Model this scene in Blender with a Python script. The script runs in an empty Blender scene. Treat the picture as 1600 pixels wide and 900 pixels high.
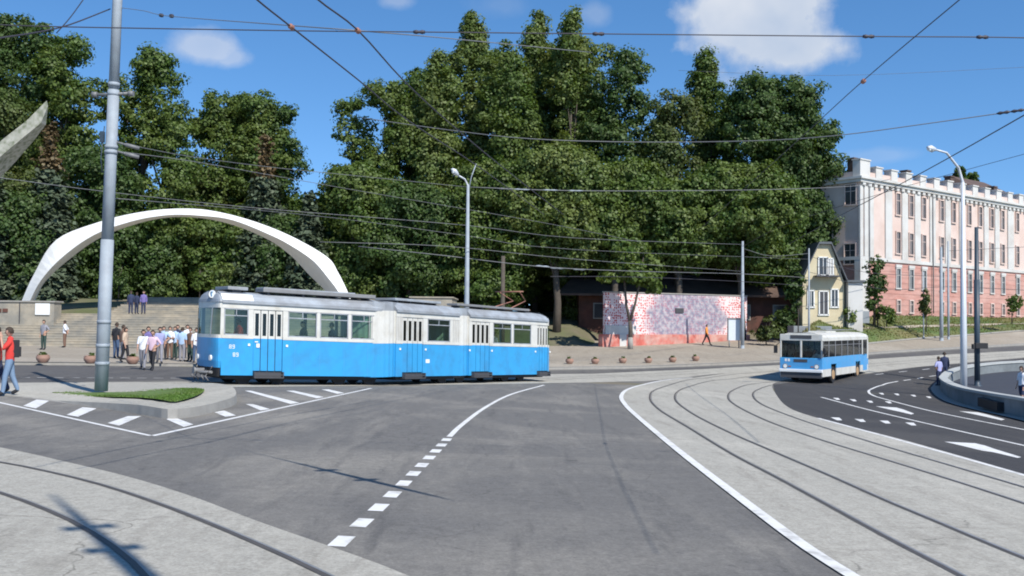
import bpy, bmesh, math, random
import numpy as np
from mathutils import Vector, Matrix
random.seed(7)
rs = np.random.RandomState(11)
S = bpy.context.scene
COL = S.collection
# ------------------------------------------------------------------ camera
F = 1565.0                      # focal length in pixels of a 1600 wide frame
CZ = 2.1                        # eye height above the road at the camera
TILT = math.atan(53 / F)
ROLL = 0.010
fw = Vector((0, math.cos(TILT), math.sin(TILT)))
r0 = Vector((1, 0, 0)); u0 = Vector((0, -math.sin(TILT), math.cos(TILT)))
RT = r0 * math.cos(ROLL) + u0 * math.sin(ROLL)
UP = u0 * math.cos(ROLL) - r0 * math.sin(ROLL)
cam = bpy.data.cameras.new('camera'); camo = bpy.data.objects.new('camera', cam); COL.objects.link(camo)
cam.sensor_width = 36; cam.lens = 36 * F / 1600; cam.clip_end = 5000; cam.clip_start = 0.1
M = Matrix((RT, UP, -fw)).transposed().to_4x4(); M.translation = (0, 0, CZ); camo.matrix_world = M
S.camera = camo
# ------------------------------------------------------------------ sun and sky
SUN_EL = math.radians(45)
LH = Vector((-0.555, 0.83, 0)).normalized()         # where the light travels, seen from above
sd = bpy.data.lights.new('sun', 'SUN'); so = bpy.data.objects.new('sun', sd); COL.objects.link(so)
sd.energy = 4.2; sd.angle = math.radians(0.5); sd.color = (1.0, 0.955, 0.88)
Ld = Vector((LH.x * math.cos(SUN_EL), LH.y * math.cos(SUN_EL), -math.sin(SUN_EL)))
so.rotation_euler = Ld.to_track_quat('-Z', 'Y').to_euler(); so.location = (20, -30, 60)
W = bpy.data.worlds.new('World'); S.world = W; W.use_nodes = True
S.view_settings.view_transform = 'Standard'; S.view_settings.look = 'None'
S.view_settings.exposure = 0.45; S.view_settings.gamma = 1.0; S.view_settings.use_curve_mapping = False
try:
    S.cycles.use_denoising = True; S.cycles.filter_width = 1.9
    S.cycles.max_bounces = 6; S.cycles.transparent_max_bounces = 12
except Exception: pass

def world_sky():
    nt = W.node_tree; nt.nodes.clear(); N = nt.nodes.new; L = nt.links.new
    out = N('ShaderNodeOutputWorld'); bg = N('ShaderNodeBackground'); sky = N('ShaderNodeTexSky')
    sky.sky_type = 'NISHITA'; sky.sun_disc = False; sky.sun_elevation = SUN_EL
    sky.sun_rotation = math.atan2(-LH.x, -LH.y); sky.air_density = 1.0; sky.dust_density = 0.1; sky.ozone_density = 3.0
    bg.inputs['Strength'].default_value = 0.125
    hs = N('ShaderNodeHueSaturation'); hs.inputs['Saturation'].default_value = 1.22; hs.inputs['Value'].default_value = 1.10
    L(sky.outputs[0], hs.inputs['Color'])
    tc = N('ShaderNodeTexCoord'); sep = N('ShaderNodeSeparateXYZ'); L(tc.outputs['Generated'], sep.inputs[0])
    mp = N('ShaderNodeVectorMath'); mp.operation = 'MULTIPLY_ADD'; mp.inputs[1].default_value = (1, 1, 1.1); mp.inputs[2].default_value = (0, 0, .12)
    L(tc.outputs['Generated'], mp.inputs[0]); L(mp.outputs[0], sky.inputs['Vector'])
    def m(op, a, b=None, c=None, clamp=False):
        n = N('ShaderNodeMath'); n.operation = op; n.use_clamp = clamp
        for i, v in enumerate((a, b, c)):
            if v is None: continue
            if isinstance(v, (int, float)): n.inputs[i].default_value = v
            else: L(v, n.inputs[i])
        return n.outputs[0]
    az = m('ARCTAN2', sep.outputs[0], sep.outputs[1]); el = m('ARCSINE', sep.outputs[2])
    cmb = N('ShaderNodeCombineXYZ'); L(az, cmb.inputs[0]); L(el, cmb.inputs[1])
    no = N('ShaderNodeTexNoise'); no.inputs['Scale'].default_value = 22; no.inputs['Detail'].default_value = 8; no.inputs['Roughness'].default_value = .58
    L(cmb.outputs[0], no.inputs['Vector'])
    no2 = N('ShaderNodeTexNoise'); no2.inputs['Scale'].default_value = 9; no2.inputs['Detail'].default_value = 4
    L(cmb.outputs[0], no2.inputs['Vector'])
    dens = None
    def angs(u, v):
        d = fw + RT * ((u - 800) / F) + UP * ((450 - v) / F); d.normalize()
        return math.atan2(d.x, d.y), math.asin(d.z)
    clouds = [(1185, 28, 118, 92, 1.25), (1215, 75, 105, 42, 1.1), (320, 74, 56, 27, .62), (355, 88, 34, 15, .5), (622, 2, 30, 14, .35),
              (932, 22, 26, 20, .30), (1380, 243, 66, 13, .22), (780, 8, 50, 22, .14), (1900, 60, 160, 70, 1), (-300, 90, 160, 60, 1),
              (2300, 200, 200, 50, .9), (1050, -300, 260, 110, 1), (200, -420, 300, 120, .9)]
    for (cu, cv, ru, rv, a) in clouds:
        a0, e0 = angs(cu, cv)
        dx = m('DIVIDE', m('SUBTRACT', az, a0), ru / F); dy = m('DIVIDE', m('SUBTRACT', el, e0), rv / F)
        r = m('SQRT', m('ADD', m('MULTIPLY', dx, dx), m('MULTIPLY', dy, dy)))
        w = m('ADD', r, m('MULTIPLY', m('SUBTRACT', no.outputs[0], .5), 1.5))
        w = m('MULTIPLY', m('SUBTRACT', 1.15, w), 1.4 * a, clamp=True)
        w = m('MINIMUM', w, min(a, .95))
        dens = w if dens is None else m('MAXIMUM', dens, w)
    dens = m('MULTIPLY', m('POWER', dens, 1.15), .93)
    cr = N('ShaderNodeMix'); cr.data_type = 'RGBA'
    cr.inputs[6].default_value = (3.3, 3.8, 4.6, 1); cr.inputs[7].default_value = (5.0, 5.1, 5.3, 1)
    L(m('MULTIPLY', m('SUBTRACT', no2.outputs[0], .35), 3.2, clamp=True), cr.inputs[0])
    mx = N('ShaderNodeMix'); mx.data_type = 'RGBA'
    L(dens, mx.inputs[0]); L(hs.outputs[0], mx.inputs[6]); L(cr.outputs[2], mx.inputs[7])
    L(mx.outputs[2], bg.inputs['Color']); L(bg.outputs[0], out.inputs['Surface'])
world_sky()

# ------------------------------------------------------------------ projection tools (photo pixel -> point in the place)
def lerp_table(t, x):
    if x <= t[0][0]: return t[0][1]
    for (a, b), (c, d) in zip(t, t[1:]):
        if x <= c: return b + (d - b) * (x - a) / (c - a)
    return t[-1][1]
TA = [(0, 2.1), (50, 2.85), (60, 2.9), (100, 1.7), (160, .9)]
TB = [(0, .03), (60, .03), (100, -.03), (200, 0)]
def G(x, y): return CZ - lerp_table(TA, y) - lerp_table(TB, y) * max(-70, min(70, x))
def ray(u, v): return fw + RT * ((u - 800) / F) + UP * ((450 - v) / F)
def at(u, v, D):
    d = ray(u, v); return Vector((0, 0, CZ)) + d * (D / d.y)
def gnd(u, v, lift=0.0):
    d = ray(u, v); d = d / d.y; prev = 2.0; o = Vector((0, 0, CZ)); t = 2.0
    while t < 260:
        p = o + d * t
        if p.z < G(p.x, p.y) + lift:
            a, b = prev, t
            for _ in range(30):
                mm = (a + b) / 2; p = o + d * mm
                if p.z < G(p.x, p.y) + lift: b = mm
                else: a = mm
            return p
        prev = t; t += .5
    return o + d * 200

# ------------------------------------------------------------------ object tools
def tag(o, label=None, cat=None, group=None, kind=None):
    if label: o['label'] = label
    if cat: o['category'] = cat
    if group: o['group'] = group
    if kind: o['kind'] = kind
    return o
def empty(name, loc, label=None, cat=None, group=None, rz=0):
    o = bpy.data.objects.new(name, None); COL.objects.link(o); o.location = loc; o.rotation_euler.z = rz
    o.empty_display_size = .3
    return tag(o, label, cat, group)
def link_mesh(name, me, parent=None):
    o = bpy.data.objects.new(name, me); COL.objects.link(o)
    if parent is not None: o.parent = parent
    return o
class MB:
    def __init__(s): s.v = []; s.f = []; s.mi = []; s.sm = []
    def face(s, pts, mi=0, smooth=False):
        b = len(s.v); s.v += [tuple(p) for p in pts]; s.f.append(tuple(range(b, b + len(pts)))); s.mi.append(mi); s.sm.append(smooth); return s
    def box(s, c, d, rz=0, mi=0):
        cx, cy, cz = c; hx, hy, hz = d[0] / 2, d[1] / 2, d[2] / 2; ca, sa = math.cos(rz), math.sin(rz)
        P = []
        for z in (-hz, hz):
            for x, y in ((-hx, -hy), (hx, -hy), (hx, hy), (-hx, hy)): P.append((cx + x * ca - y * sa, cy + x * sa + y * ca, cz + z))
        return s.hexa(P, mi)
    def hexa(s, P, mi=0):
        b = len(s.v); s.v += [tuple(p) for p in P]
        for f in ((3, 2, 1, 0), (4, 5, 6, 7), (0, 1, 5, 4), (1, 2, 6, 5), (2, 3, 7, 6), (3, 0, 4, 7)):
            s.f.append(tuple(b + i for i in f)); s.mi.append(mi); s.sm.append(False)
        return s
    def tube(s, pts, r, n=8, mi=0, cap=True):
        pts = [Vector(p) for p in pts]; rr = r if isinstance(r, (list, tuple)) else [r] * len(pts); b0 = len(s.v)
        for i, p in enumerate(pts):
            a = pts[max(i - 1, 0)]; c = pts[min(i + 1, len(pts) - 1)]; t = (c - a).normalized()
            q = Vector((0, 0, 1)) if abs(t.z) < .9 else Vector((1, 0, 0))
            e1 = t.cross(q).normalized(); e2 = t.cross(e1).normalized()
            for k in range(n):
                an = 2 * math.pi * k / n; s.v.append(tuple(p + (e1 * math.cos(an) + e2 * math.sin(an)) * rr[i]))
        for i in range(len(pts) - 1):
            for k in range(n):
                a = b0 + i * n + k; c = b0 + i * n + (k + 1) % n; s.f.append((a, c, c + n, a + n)); s.mi.append(mi); s.sm.append(True)
        if cap:
            s.f.append(tuple(b0 + k for k in range(n))[::-1]); s.mi.append(mi); s.sm.append(False)
            e = b0 + (len(pts) - 1) * n; s.f.append(tuple(e + k for k in range(n))); s.mi.append(mi); s.sm.append(False)
        return s
    def lathe(s, prof, c=(0, 0, 0), n=16, mi=0):
        b0 = len(s.v)
        for r, z in prof:
            for k in range(n):
                a = 2 * math.pi * k / n; s.v.append((c[0] + r * math.cos(a), c[1] + r * math.sin(a), c[2] + z))
        for i in range(len(prof) - 1):
            for k in range(n):
                a = b0 + i * n + k; d = b0 + i * n + (k + 1) % n; s.f.append((a, d, d + n, a + n)); s.mi.append(mi); s.sm.append(True)
        return s
    def build(s, name, mats, parent=None, origin=None, bevel=0):
        me = bpy.data.meshes.new(name); o0 = Vector(origin) if origin is not None else Vector((0, 0, 0))
        me.from_pydata([(x - o0.x, y - o0.y, z - o0.z) for x, y, z in s.v], [], s.f)
        for mt in (mats if isinstance(mats, (list, tuple)) else [mats]): me.materials.append(mt)
        me.polygons.foreach_set('material_index', s.mi); me.polygons.foreach_set('use_smooth', s.sm); me.update()
        o = link_mesh(name, me, parent)
        if origin is not None and parent is None: o.location = o0
        if bevel:
            md = o.modifiers.new('bevel', 'BEVEL'); md.width = bevel; md.segments = 2; md.limit_method = 'ANGLE'
        return o
def copy_tree(o, parent=None):
    c = o.copy(); COL.objects.link(c)
    if parent is not None: c.parent = parent
    for ch in [x for x in KIDS.get(o.name, [])]: copy_tree(ch, c)
    return c
KIDS = {}
def scan_kids(o):
    ks = [x for x in bpy.data.objects if x.parent == o]; KIDS[o.name] = ks
    for k in ks: scan_kids(k)

# ------------------------------------------------------------------ materials
def mat(name, c, rough=.7, var=.12, scale=3.0, metal=0, bump=0, bscale=30, c2=None, c2s=.6, c2w=.5, detail=6, stretch=None, spec=None, c2edge=.12):
    m = bpy.data.materials.new(name); m.use_nodes = True; nt = m.node_tree; N = nt.nodes.new; L = nt.links.new
    b = nt.nodes['Principled BSDF']; b.inputs['Roughness'].default_value = rough; b.inputs['Metallic'].default_value = metal
    if spec is not None: b.inputs['Specular IOR Level'].default_value = spec
    tc = N('ShaderNodeTexCoord'); mp = N('ShaderNodeMapping'); L(tc.outputs['Object'], mp.inputs[0])
    if stretch: mp.inputs['Scale'].default_value = stretch[:3]; mp.inputs['Rotation'].default_value[2] = stretch[3] if len(stretch) > 3 else 0
    no = N('ShaderNodeTexNoise'); no.inputs['Scale'].default_value = scale; no.inputs['Detail'].default_value = detail; no.inputs['Roughness'].default_value = .62
    L(mp.outputs[0], no.inputs['Vector'])
    col = N('ShaderNodeRGB'); col.outputs[0].default_value = (*c, 1); src = col.outputs[0]
    if c2:
        n2 = N('ShaderNodeTexNoise'); n2.inputs['Scale'].default_value = c2s; n2.inputs['Detail'].default_value = 7; n2.inputs['Roughness'].default_value = .6
        L(mp.outputs[0], n2.inputs['Vector']); rp = N('ShaderNodeMapRange'); rp.inputs[1].default_value = c2w - c2edge; rp.inputs[2].default_value = c2w + c2edge
        L(n2.outputs[0], rp.inputs[0]); mx = N('ShaderNodeMix'); mx.data_type = 'RGBA'; L(rp.outputs[0], mx.inputs[0]); L(src, mx.inputs[6]); mx.inputs[7].default_value = (*c2, 1); src = mx.outputs[2]
    mr = N('ShaderNodeMapRange'); mr.inputs[1].default_value = .25; mr.inputs[2].default_value = .75; mr.inputs[3].default_value = 1 - var; mr.inputs[4].default_value = 1 + var
    L(no.outputs[0], mr.inputs[0]); vm = N('ShaderNodeVectorMath'); vm.operation = 'SCALE'; L(src, vm.inputs[0]); L(mr.outputs[0], vm.inputs['Scale']); L(vm.outputs[0], b.inputs['Base Color'])
    if bump:
        n3 = N('ShaderNodeTexNoise'); n3.inputs['Scale'].default_value = bscale; n3.inputs['Detail'].default_value = 5; L(tc.outputs['Object'], n3.inputs['Vector'])
        bp = N('ShaderNodeBump'); bp.inputs['Strength'].default_value = bump; bp.inputs['Distance'].default_value = .02; L(n3.outputs[0], bp.inputs['Height']); L(bp.outputs[0], b.inputs['Normal'])
    return m
def leaf_mat(name, c, c2, tr=.32, isl=.36):
    m = bpy.data.materials.new(name); m.use_nodes = True; nt = m.node_tree; N = nt.nodes.new; L = nt.links.new
    nt.nodes.remove(nt.nodes['Principled BSDF']); out = nt.nodes['Material Output']
    ge = N('ShaderNodeNewGeometry'); tc = N('ShaderNodeTexCoord'); no = N('ShaderNodeTexNoise'); no.inputs['Scale'].default_value = .32; no.inputs['Detail'].default_value = 5
    L(tc.outputs['Object'], no.inputs['Vector']); mr = N('ShaderNodeMapRange'); mr.inputs[1].default_value = .35; mr.inputs[2].default_value = .65; L(no.outputs[0], mr.inputs[0])
    mx = N('ShaderNodeMix'); mx.data_type = 'RGBA'; L(mr.outputs[0], mx.inputs[0]); mx.inputs[6].default_value = (*c, 1); mx.inputs[7].default_value = (*c2, 1)
    m2 = N('ShaderNodeMapRange'); m2.inputs[3].default_value = 1 - isl; m2.inputs[4].default_value = 1 + isl; L(ge.outputs['Random Per Island'], m2.inputs[0])
    vm = N('ShaderNodeVectorMath'); vm.operation = 'SCALE'; L(mx.outputs[2], vm.inputs[0]); L(m2.outputs[0], vm.inputs['Scale'])
    b = N('ShaderNodeBsdfDiffuse'); g = N('ShaderNodeBsdfGlossy'); g.inputs['Roughness'].default_value = .55; g.inputs['Color'].default_value = (.5, .55, .45, 1)
    t = N('ShaderNodeBsdfTranslucent'); L(vm.outputs[0], b.inputs[0])
    v2 = N('ShaderNodeVectorMath'); v2.operation = 'MULTIPLY'; L(vm.outputs[0], v2.inputs[0]); v2.inputs[1].default_value = (1.5, 1.5, .5); L(v2.outputs[0], t.inputs[0])
    s1 = N('ShaderNodeMixShader'); s1.inputs[0].default_value = tr; L(b.outputs[0], s1.inputs[1]); L(t.outputs[0], s1.inputs[2])
    s2 = N('ShaderNodeMixShader'); s2.inputs[0].default_value = .05; L(s1.outputs[0], s2.inputs[1]); L(g.outputs[0], s2.inputs[2]); L(s2.outputs[0], out.inputs['Surface'])
    return m
def glass_mat(name, tint, dens=1.22, rough=.05):
    m = bpy.data.materials.new(name); m.use_nodes = True; nt = m.node_tree; N = nt.nodes.new; L = nt.links.new
    nt.nodes.remove(nt.nodes['Principled BSDF']); out = nt.nodes['Material Output']
    tr = N('ShaderNodeBsdfTransparent'); tr.inputs[0].default_value = (*tint, 1); gl = N('ShaderNodeBsdfGlossy'); gl.inputs['Roughness'].default_value = rough
    lw = N('ShaderNodeLayerWeight'); lw.inputs[0].default_value = .5; pw = N('ShaderNodeMath'); pw.operation = 'POWER'; pw.inputs[1].default_value = 4.5; L(lw.outputs['Facing'], pw.inputs[0])
    ad = N('ShaderNodeMath'); ad.operation = 'MULTIPLY_ADD'; ad.use_clamp = True; ad.inputs[1].default_value = .7; ad.inputs[2].default_value = .045; L(pw.outputs[0], ad.inputs[0])
    mx = N('ShaderNodeMixShader'); L(ad.outputs[0], mx.inputs[0]); L(tr.outputs[0], mx.inputs[1]); L(gl.outputs[0], mx.inputs[2]); L(mx.outputs[0], out.inputs['Surface'])
    return m
K = {}
K['asphalt'] = mat('worn_asphalt', (.108, .103, .097), .88, .42, .9, bump=.7, bscale=60, c2=(.225, .21, .18), c2s=.24, c2w=.54, stretch=(1, .35, 1, .55), c2edge=.13, detail=9)
K['asphalt_new'] = mat('new_asphalt', (.052, .050, .052), .85, .14, 2.5, bump=.5, bscale=80, c2=(.07, .068, .068), c2s=.3)
K['asphalt_back'] = mat('back_asphalt', (.085, .085, .088), .88, .15, 1.5, c2=(.12, .118, .11), c2s=.3)
K['concrete'] = mat('track_concrete', (.37, .35, .305), .9, .20, 1.3, bump=.5, bscale=50, c2=(.27, .255, .22), c2s=.45, c2w=.55, stretch=(1, .45, 1, .3), detail=9)
K['paving'] = mat('paving', (.32, .275, .215), .9, .18, 1.2, bump=.3, bscale=30, c2=(.22, .20, .165), c2s=.25)
K['stone'] = mat('step_stone', (.40, .345, .26), .9, .18, 2.0, bump=.3, bscale=20, c2=(.25, .235, .2), c2s=.6)
K['kerb'] = mat('kerb_concrete', (.30, .285, .255), .9, .15, 3)
K['paint'] = mat('road_paint', (.70, .69, .66), .8, .12, 8, c2=(.42, .41, .38), c2s=4, c2w=.60, c2edge=.08)
K['rail'] = mat('rail_groove', (.085, .075, .065), .6, .2, 4)
K['earth'] = mat('earth', (.17, .145, .10), .95, .25, 1.2, bump=.6, bscale=10, c2=(.10, .115, .045), c2s=.3)
K['grass'] = mat('grass', (.075, .125, .03), .95, .3, 2.0, bump=.8, bscale=22, c2=(.17, .15, .065), c2s=.22, c2w=.52)
K['lawn'] = mat('lawn', (.10, .17, .035), .95, .3, 5.0, bump=.8, bscale=40, c2=(.11, .15, .04), c2s=1.5)
K['white'] = mat('white_paint', (.78, .78, .75), .55, .05, 2)
K['archw'] = mat('arch_white', (.80, .79, .76), .75, .05, .8, c2=(.70, .69, .65), c2s=.5)
K['cream'] = mat('cream_paint', (.60, .585, .53), .45, .07, 2, c2=(.50, .47, .40), c2s=1.7, c2w=.6)
K['blue'] = mat('blue_paint', (.038, .315, .62), .32, .07, 1.5, c2=(.045, .25, .49), c2s=1.4, c2w=.56)
K['busblue'] = mat('bus_blue', (.06, .33, .64), .4, .08, 2, c2=(.10, .32, .60), c2s=1.6)
K['roofgrey'] = mat('roof_grey', (.33, .36, .39), .6, .12, 3, c2=(.24, .25, .26), c2s=1.2)
K['dgrey'] = mat('dark_grey', (.06, .06, .065), .6, .15, 4)
K['mgrey'] = mat('mid_grey', (.20, .20, .20), .6, .15, 4)
K['black'] = mat('black_rubber', (.018, .018, .02), .7, .1, 5)
K['steel'] = mat('galvanised', (.31, .35, .38), .65, .08, 4, metal=0, c2=(.27, .30, .33), c2s=2.5)
K['steel_l'] = mat('pale_steel', (.58, .60, .62), .5, .06, 4, metal=.15)
K['darkpole'] = mat('dark_pole', (.035, .055, .075), .5, .1, 4)
K['wire'] = mat('wire_dark', (.045, .04, .05), .6, .1, 4)
K['wire_l'] = mat('wire_pale', (.17, .17, .17), .55, .1, 4)
K['orange'] = mat('insulator', (.33, .15, .10), .5, .1, 5)
K['railtop'] = mat('rail_head', (.34, .33, .31), .4, .15, 5, metal=.5)
K['glass'] = glass_mat('tinted_glass', (.62, .74, .68))
K['glassf'] = glass_mat('windscreen_glass', (.22, .32, .28), 1.06)
K['glassd'] = glass_mat('dark_glass', (.30, .36, .38))
K['winglass'] = mat('window_glass', (.05, .055, .06), .15, .3, 1.0)
K['bark'] = mat('bark', (.085, .07, .055), .95, .3, 3, bump=.8, bscale=12)
K['bark_g'] = mat('pale_bark', (.17, .16, .13), .95, .3, 3, bump=.8, bscale=12)
K['terra'] = mat('terracotta', (.33, .20, .15), .9, .12, 6)
K['seat'] = mat('seat_red', (.25, .05, .04), .7, .1, 5)
K['inner'] = mat('inner_panel', (.35, .38, .34), .7, .1, 3)
K['tan'] = mat('rim_tan', (.42, .27, .14), .6, .2, 6)
K['lamp'] = mat('lamp_lens', (.85, .85, .80), .2, .02, 3)
K['palepink'] = mat('pale_pink_stucco', (.60, .455, .39), .9, .08, .6, c2=(.62, .50, .44), c2s=.3)
K['salmon'] = mat('salmon_stucco', (.47, .235, .19), .9, .16, .8, c2=(.52, .31, .26), c2s=.35, stretch=(1, 1, 3))
K['stucco_w'] = mat('white_stucco', (.56, .55, .52), .9, .08, .7, c2=(.48, .45, .41), c2s=.5, c2w=.56)
K['yellow'] = mat('yellow_stucco', (.60, .53, .36), .9, .12, .8, c2=(.55, .46, .30), c2s=.5)
K['brick'] = mat('red_brick', (.13, .052, .038), .9, .25, 2, c2=(.08, .04, .03), c2s=.8)
K['brownroof'] = mat('brown_roof', (.085, .055, .045), .85, .2, 2, c2=(.13, .085, .065), c2s=.6)
K['greyroof'] = mat('grey_roof', (.10, .11, .12), .8, .15, 2)
K['slate'] = mat('grey_concrete', (.24, .26, .27), .9, .12, 1.5)
K['wall'] = mat('parapet_concrete', (.20, .22, .225), .9, .15, 1.5, c2=(.15, .165, .17), c2s=.6)
K['cap'] = mat('parapet_cap', (.40, .41, .39), .9, .1, 2)
K['sign'] = mat('sign_panel', (.62, .66, .68), .5, .06, 3)
K['court'] = mat('court_asphalt', (.040, .044, .056), .85, .12, 1.2)

def ground_mat(name, base, light, dark, rot, crack=.35, joint=None, bump=.6):
    m = bpy.data.materials.new(name); m.use_nodes = True; nt = m.node_tree; N = nt.nodes.new; L = nt.links.new; b = nt.nodes['Principled BSDF']; b.inputs['Roughness'].default_value = .9
    b.inputs['Specular IOR Level'].default_value = .3
    tc = N('ShaderNodeTexCoord')
    def mp(sc, r=0.0):
        k = N('ShaderNodeMapping'); k.inputs['Scale'].default_value = sc; k.inputs['Rotation'].default_value[2] = r; L(tc.outputs['Object'], k.inputs[0]); return k.outputs[0]
    def noise(v, s_, d_=6, ro=.6, dist=0):
        k = N('ShaderNodeTexNoise'); k.inputs['Scale'].default_value = s_; k.inputs['Detail'].default_value = d_; k.inputs['Roughness'].default_value = ro; k.inputs['Distortion'].default_value = dist; L(v, k.inputs['Vector']); return k.outputs[0]
    def rng(x, a, c, lo=0, hi=1):
        k = N('ShaderNodeMapRange'); k.inputs[1].default_value = a; k.inputs[2].default_value = c; k.inputs[3].default_value = lo; k.inputs[4].default_value = hi; L(x, k.inputs[0]); return k.outputs[0]
    def mix(f, a, c):
        k = N('ShaderNodeMix'); k.data_type = 'RGBA'; L(f, k.inputs[0])
        for i, v in ((6, a), (7, c)):
            if isinstance(v, tuple): k.inputs[i].default_value = (*v, 1)
            else: L(v, k.inputs[i])
        return k.outputs[2]
    def mul(x, y):
        k = N('ShaderNodeMath'); k.operation = 'MULTIPLY'; L(x, k.inputs[0])
        if isinstance(y, float): k.inputs[1].default_value = y
        else: L(y, k.inputs[1])
        return k.outputs[0]
    P = mp((1, 1, 1)); st = mp((1, .16, 1), rot)
    c = mix(rng(noise(P, .13, 5, .55, .8), .50, .66), base, light)
    c = mix(mul(rng(noise(st, 1.1, 7, .68), .50, .74), .75), c, light)
    c = mix(mul(rng(noise(st, 2.3, 6, .7, .4), .52, .72), .60), c, dark)
    c = mix(mul(rng(noise(P, 1.6, 3, .5, 1.5), .69, .73), .55), c, dark)
    vo = N('ShaderNodeTexVoronoi'); vo.feature = 'DISTANCE_TO_EDGE'; vo.inputs['Scale'].default_value = .22
    w = N('ShaderNodeVectorMath'); w.operation = 'ADD'; nz = N('ShaderNodeTexNoise'); nz.inputs['Scale'].default_value = .9; nz.inputs['Detail'].default_value = 6; L(P, nz.inputs['Vector']); L(P, w.inputs[0]); L(nz.outputs['Color'], w.inputs[1]); L(w.outputs[0], vo.inputs['Vector'])
    cr_ = mul(mul(rng(vo.outputs['Distance'], .004, .0, 0, 1), rng(noise(P, .35, 3), .48, .56)), crack); c = mix(cr_, c, tuple(x * .35 for x in dark))
    sp = rng(noise(P, 26, 4, .8), .28, .72, .70, 1.30); sp2 = rng(noise(P, 6, 5, .75), .3, .7, .84, 1.16)
    vm = N('ShaderNodeVectorMath'); vm.operation = 'SCALE'; L(c, vm.inputs[0]); L(mul(sp, sp2), vm.inputs['Scale']); L(vm.outputs[0], b.inputs['Base Color'])
    bp = N('ShaderNodeBump'); bp.inputs['Strength'].default_value = bump; bp.inputs['Distance'].default_value = .012; L(noise(P, 45, 5, .8), bp.inputs['Height']); L(bp.outputs[0], b.inputs['Normal'])
    return m
K['asphalt'] = ground_mat('worn_asphalt', (.150, .143, .132), (.245, .228, .198), (.088, .085, .083), .55)
K['asphalt_new'] = ground_mat('new_asphalt', (.054, .052, .052), (.075, .071, .068), (.038, .037, .039), .9, .1)
K['asphalt_back'] = ground_mat('back_asphalt', (.105, .10, .096), (.145, .137, .122), (.06, .058, .058), 1.5, .2)
K['concrete'] = ground_mat('track_concrete', (.37, .35, .30), (.44, .415, .355), (.235, .215, .18), .35, .6)
K['paving'] = ground_mat('paving', (.32, .275, .215), (.38, .335, .27), (.21, .18, .14), .1, .5)

# ------------------------------------------------------------------ ground sheets
def cuts(lo, hi):
    ys = []; y = -24.0
    while y < 240:
        ys.append(y); y += (4 if y < 56 or y >= 160 else 2)
    return ys
YS = cuts(0, 0)
def sheet(name, pts, lift, mats, kind='structure', raised=0.0, label=None):
    """flat polygon (x,y), cut on the terrain's own grid and laid on it; raised>0 adds a kerb face down its edge"""
    bm = bmesh.new(); vs = [bm.verts.new((p[0], p[1], 0)) for p in pts]; f = bm.faces.new(vs)
    bmesh.ops.triangulate(bm, faces=[f])
    xs = [p[0] for p in pts]; ys = [p[1] for p in pts]
    for y in YS:
        if min(ys) < y < max(ys): bmesh.ops.bisect_plane(bm, geom=bm.verts[:] + bm.edges[:] + bm.faces[:], plane_co=(0, y, 0), plane_no=(0, 1, 0), dist=1e-5)
    x = -90.0
    while x < 120:
        if min(xs) < x < max(xs): bmesh.ops.bisect_plane(bm, geom=bm.verts[:] + bm.edges[:] + bm.faces[:], plane_co=(x, 0, 0), plane_no=(1, 0, 0), dist=1e-5)
        x += 3
    bmesh.ops.remove_doubles(bm, verts=bm.verts[:], dist=1e-4)
    for v in bm.verts: v.co.z = G(v.co.x, v.co.y) + lift
    bm.normal_update()
    for f in bm.faces:
        if f.normal.z < 0: f.normal_flip()
    if raised:
        ed = [e for e in bm.edges if e.is_boundary]
        r = bmesh.ops.extrude_edge_only(bm, edges=ed)
        for g in r['geom']:
            if isinstance(g, bmesh.types.BMVert): g.co.z -= raised
    me = bpy.data.meshes.new(name); bm.to_mesh(me); bm.free()
    for mt in (mats if isinstance(mats, list) else [mats]): me.materials.append(mt)
    o = link_mesh(name, me); tag(o, label, None, None, kind); return o
def smooth(pts, n=6):
    P = [Vector((p[0], p[1])) for p in pts]; P = [P[0] * 2 - P[1]] + P + [P[-1] * 2 - P[-2]]; out = []
    for i in range(1, len(P) - 2):
        a, b, c, d = P[i - 1:i + 3]
        for k in range(n):
            t = k / n; out.append(.5 * ((2 * b) + (c - a) * t + (2 * a - 5 * b + 4 * c - d) * t * t + (3 * b - a - 3 * c + d) * t ** 3))
    out.append(P[-2]); return out
def gp(px, lift=0.0): return [gnd(u, v, lift).xy for u, v in px]
def resample(P, step):
    out = [P[0].copy()]; acc = 0
    for a, b in zip(P, P[1:]):
        L = (b - a).length
        if L < 1e-6: continue
        while acc + L >= step:
            t = (step - acc) / L; a = a + (b - a) * t; out.append(a.copy()); L = (b - a).length; acc = 0
            if L < 1e-9: break
        acc += L
    if (out[-1] - P[-1]).length > .02: out.append(P[-1].copy())
    return out
def ribbon(mb, P, w, lift, t0=None, mi=0):
    Lf, Rt = [], []
    for i, p in enumerate(P):
        d = (P[min(i + 1, len(P) - 1)] - P[max(i - 1, 0)]).normalized(); n = Vector((-d.y, d.x)) * (w / 2)
        a, b = p + n, p - n; Lf.append(Vector((a.x, a.y, G(a.x, a.y) + lift))); Rt.append(Vector((b.x, b.y, G(b.x, b.y) + lift)))
    for i in range(len(P) - 1): mb.face([Rt[i], Rt[i + 1], Lf[i + 1], Lf[i]], mi)

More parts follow.
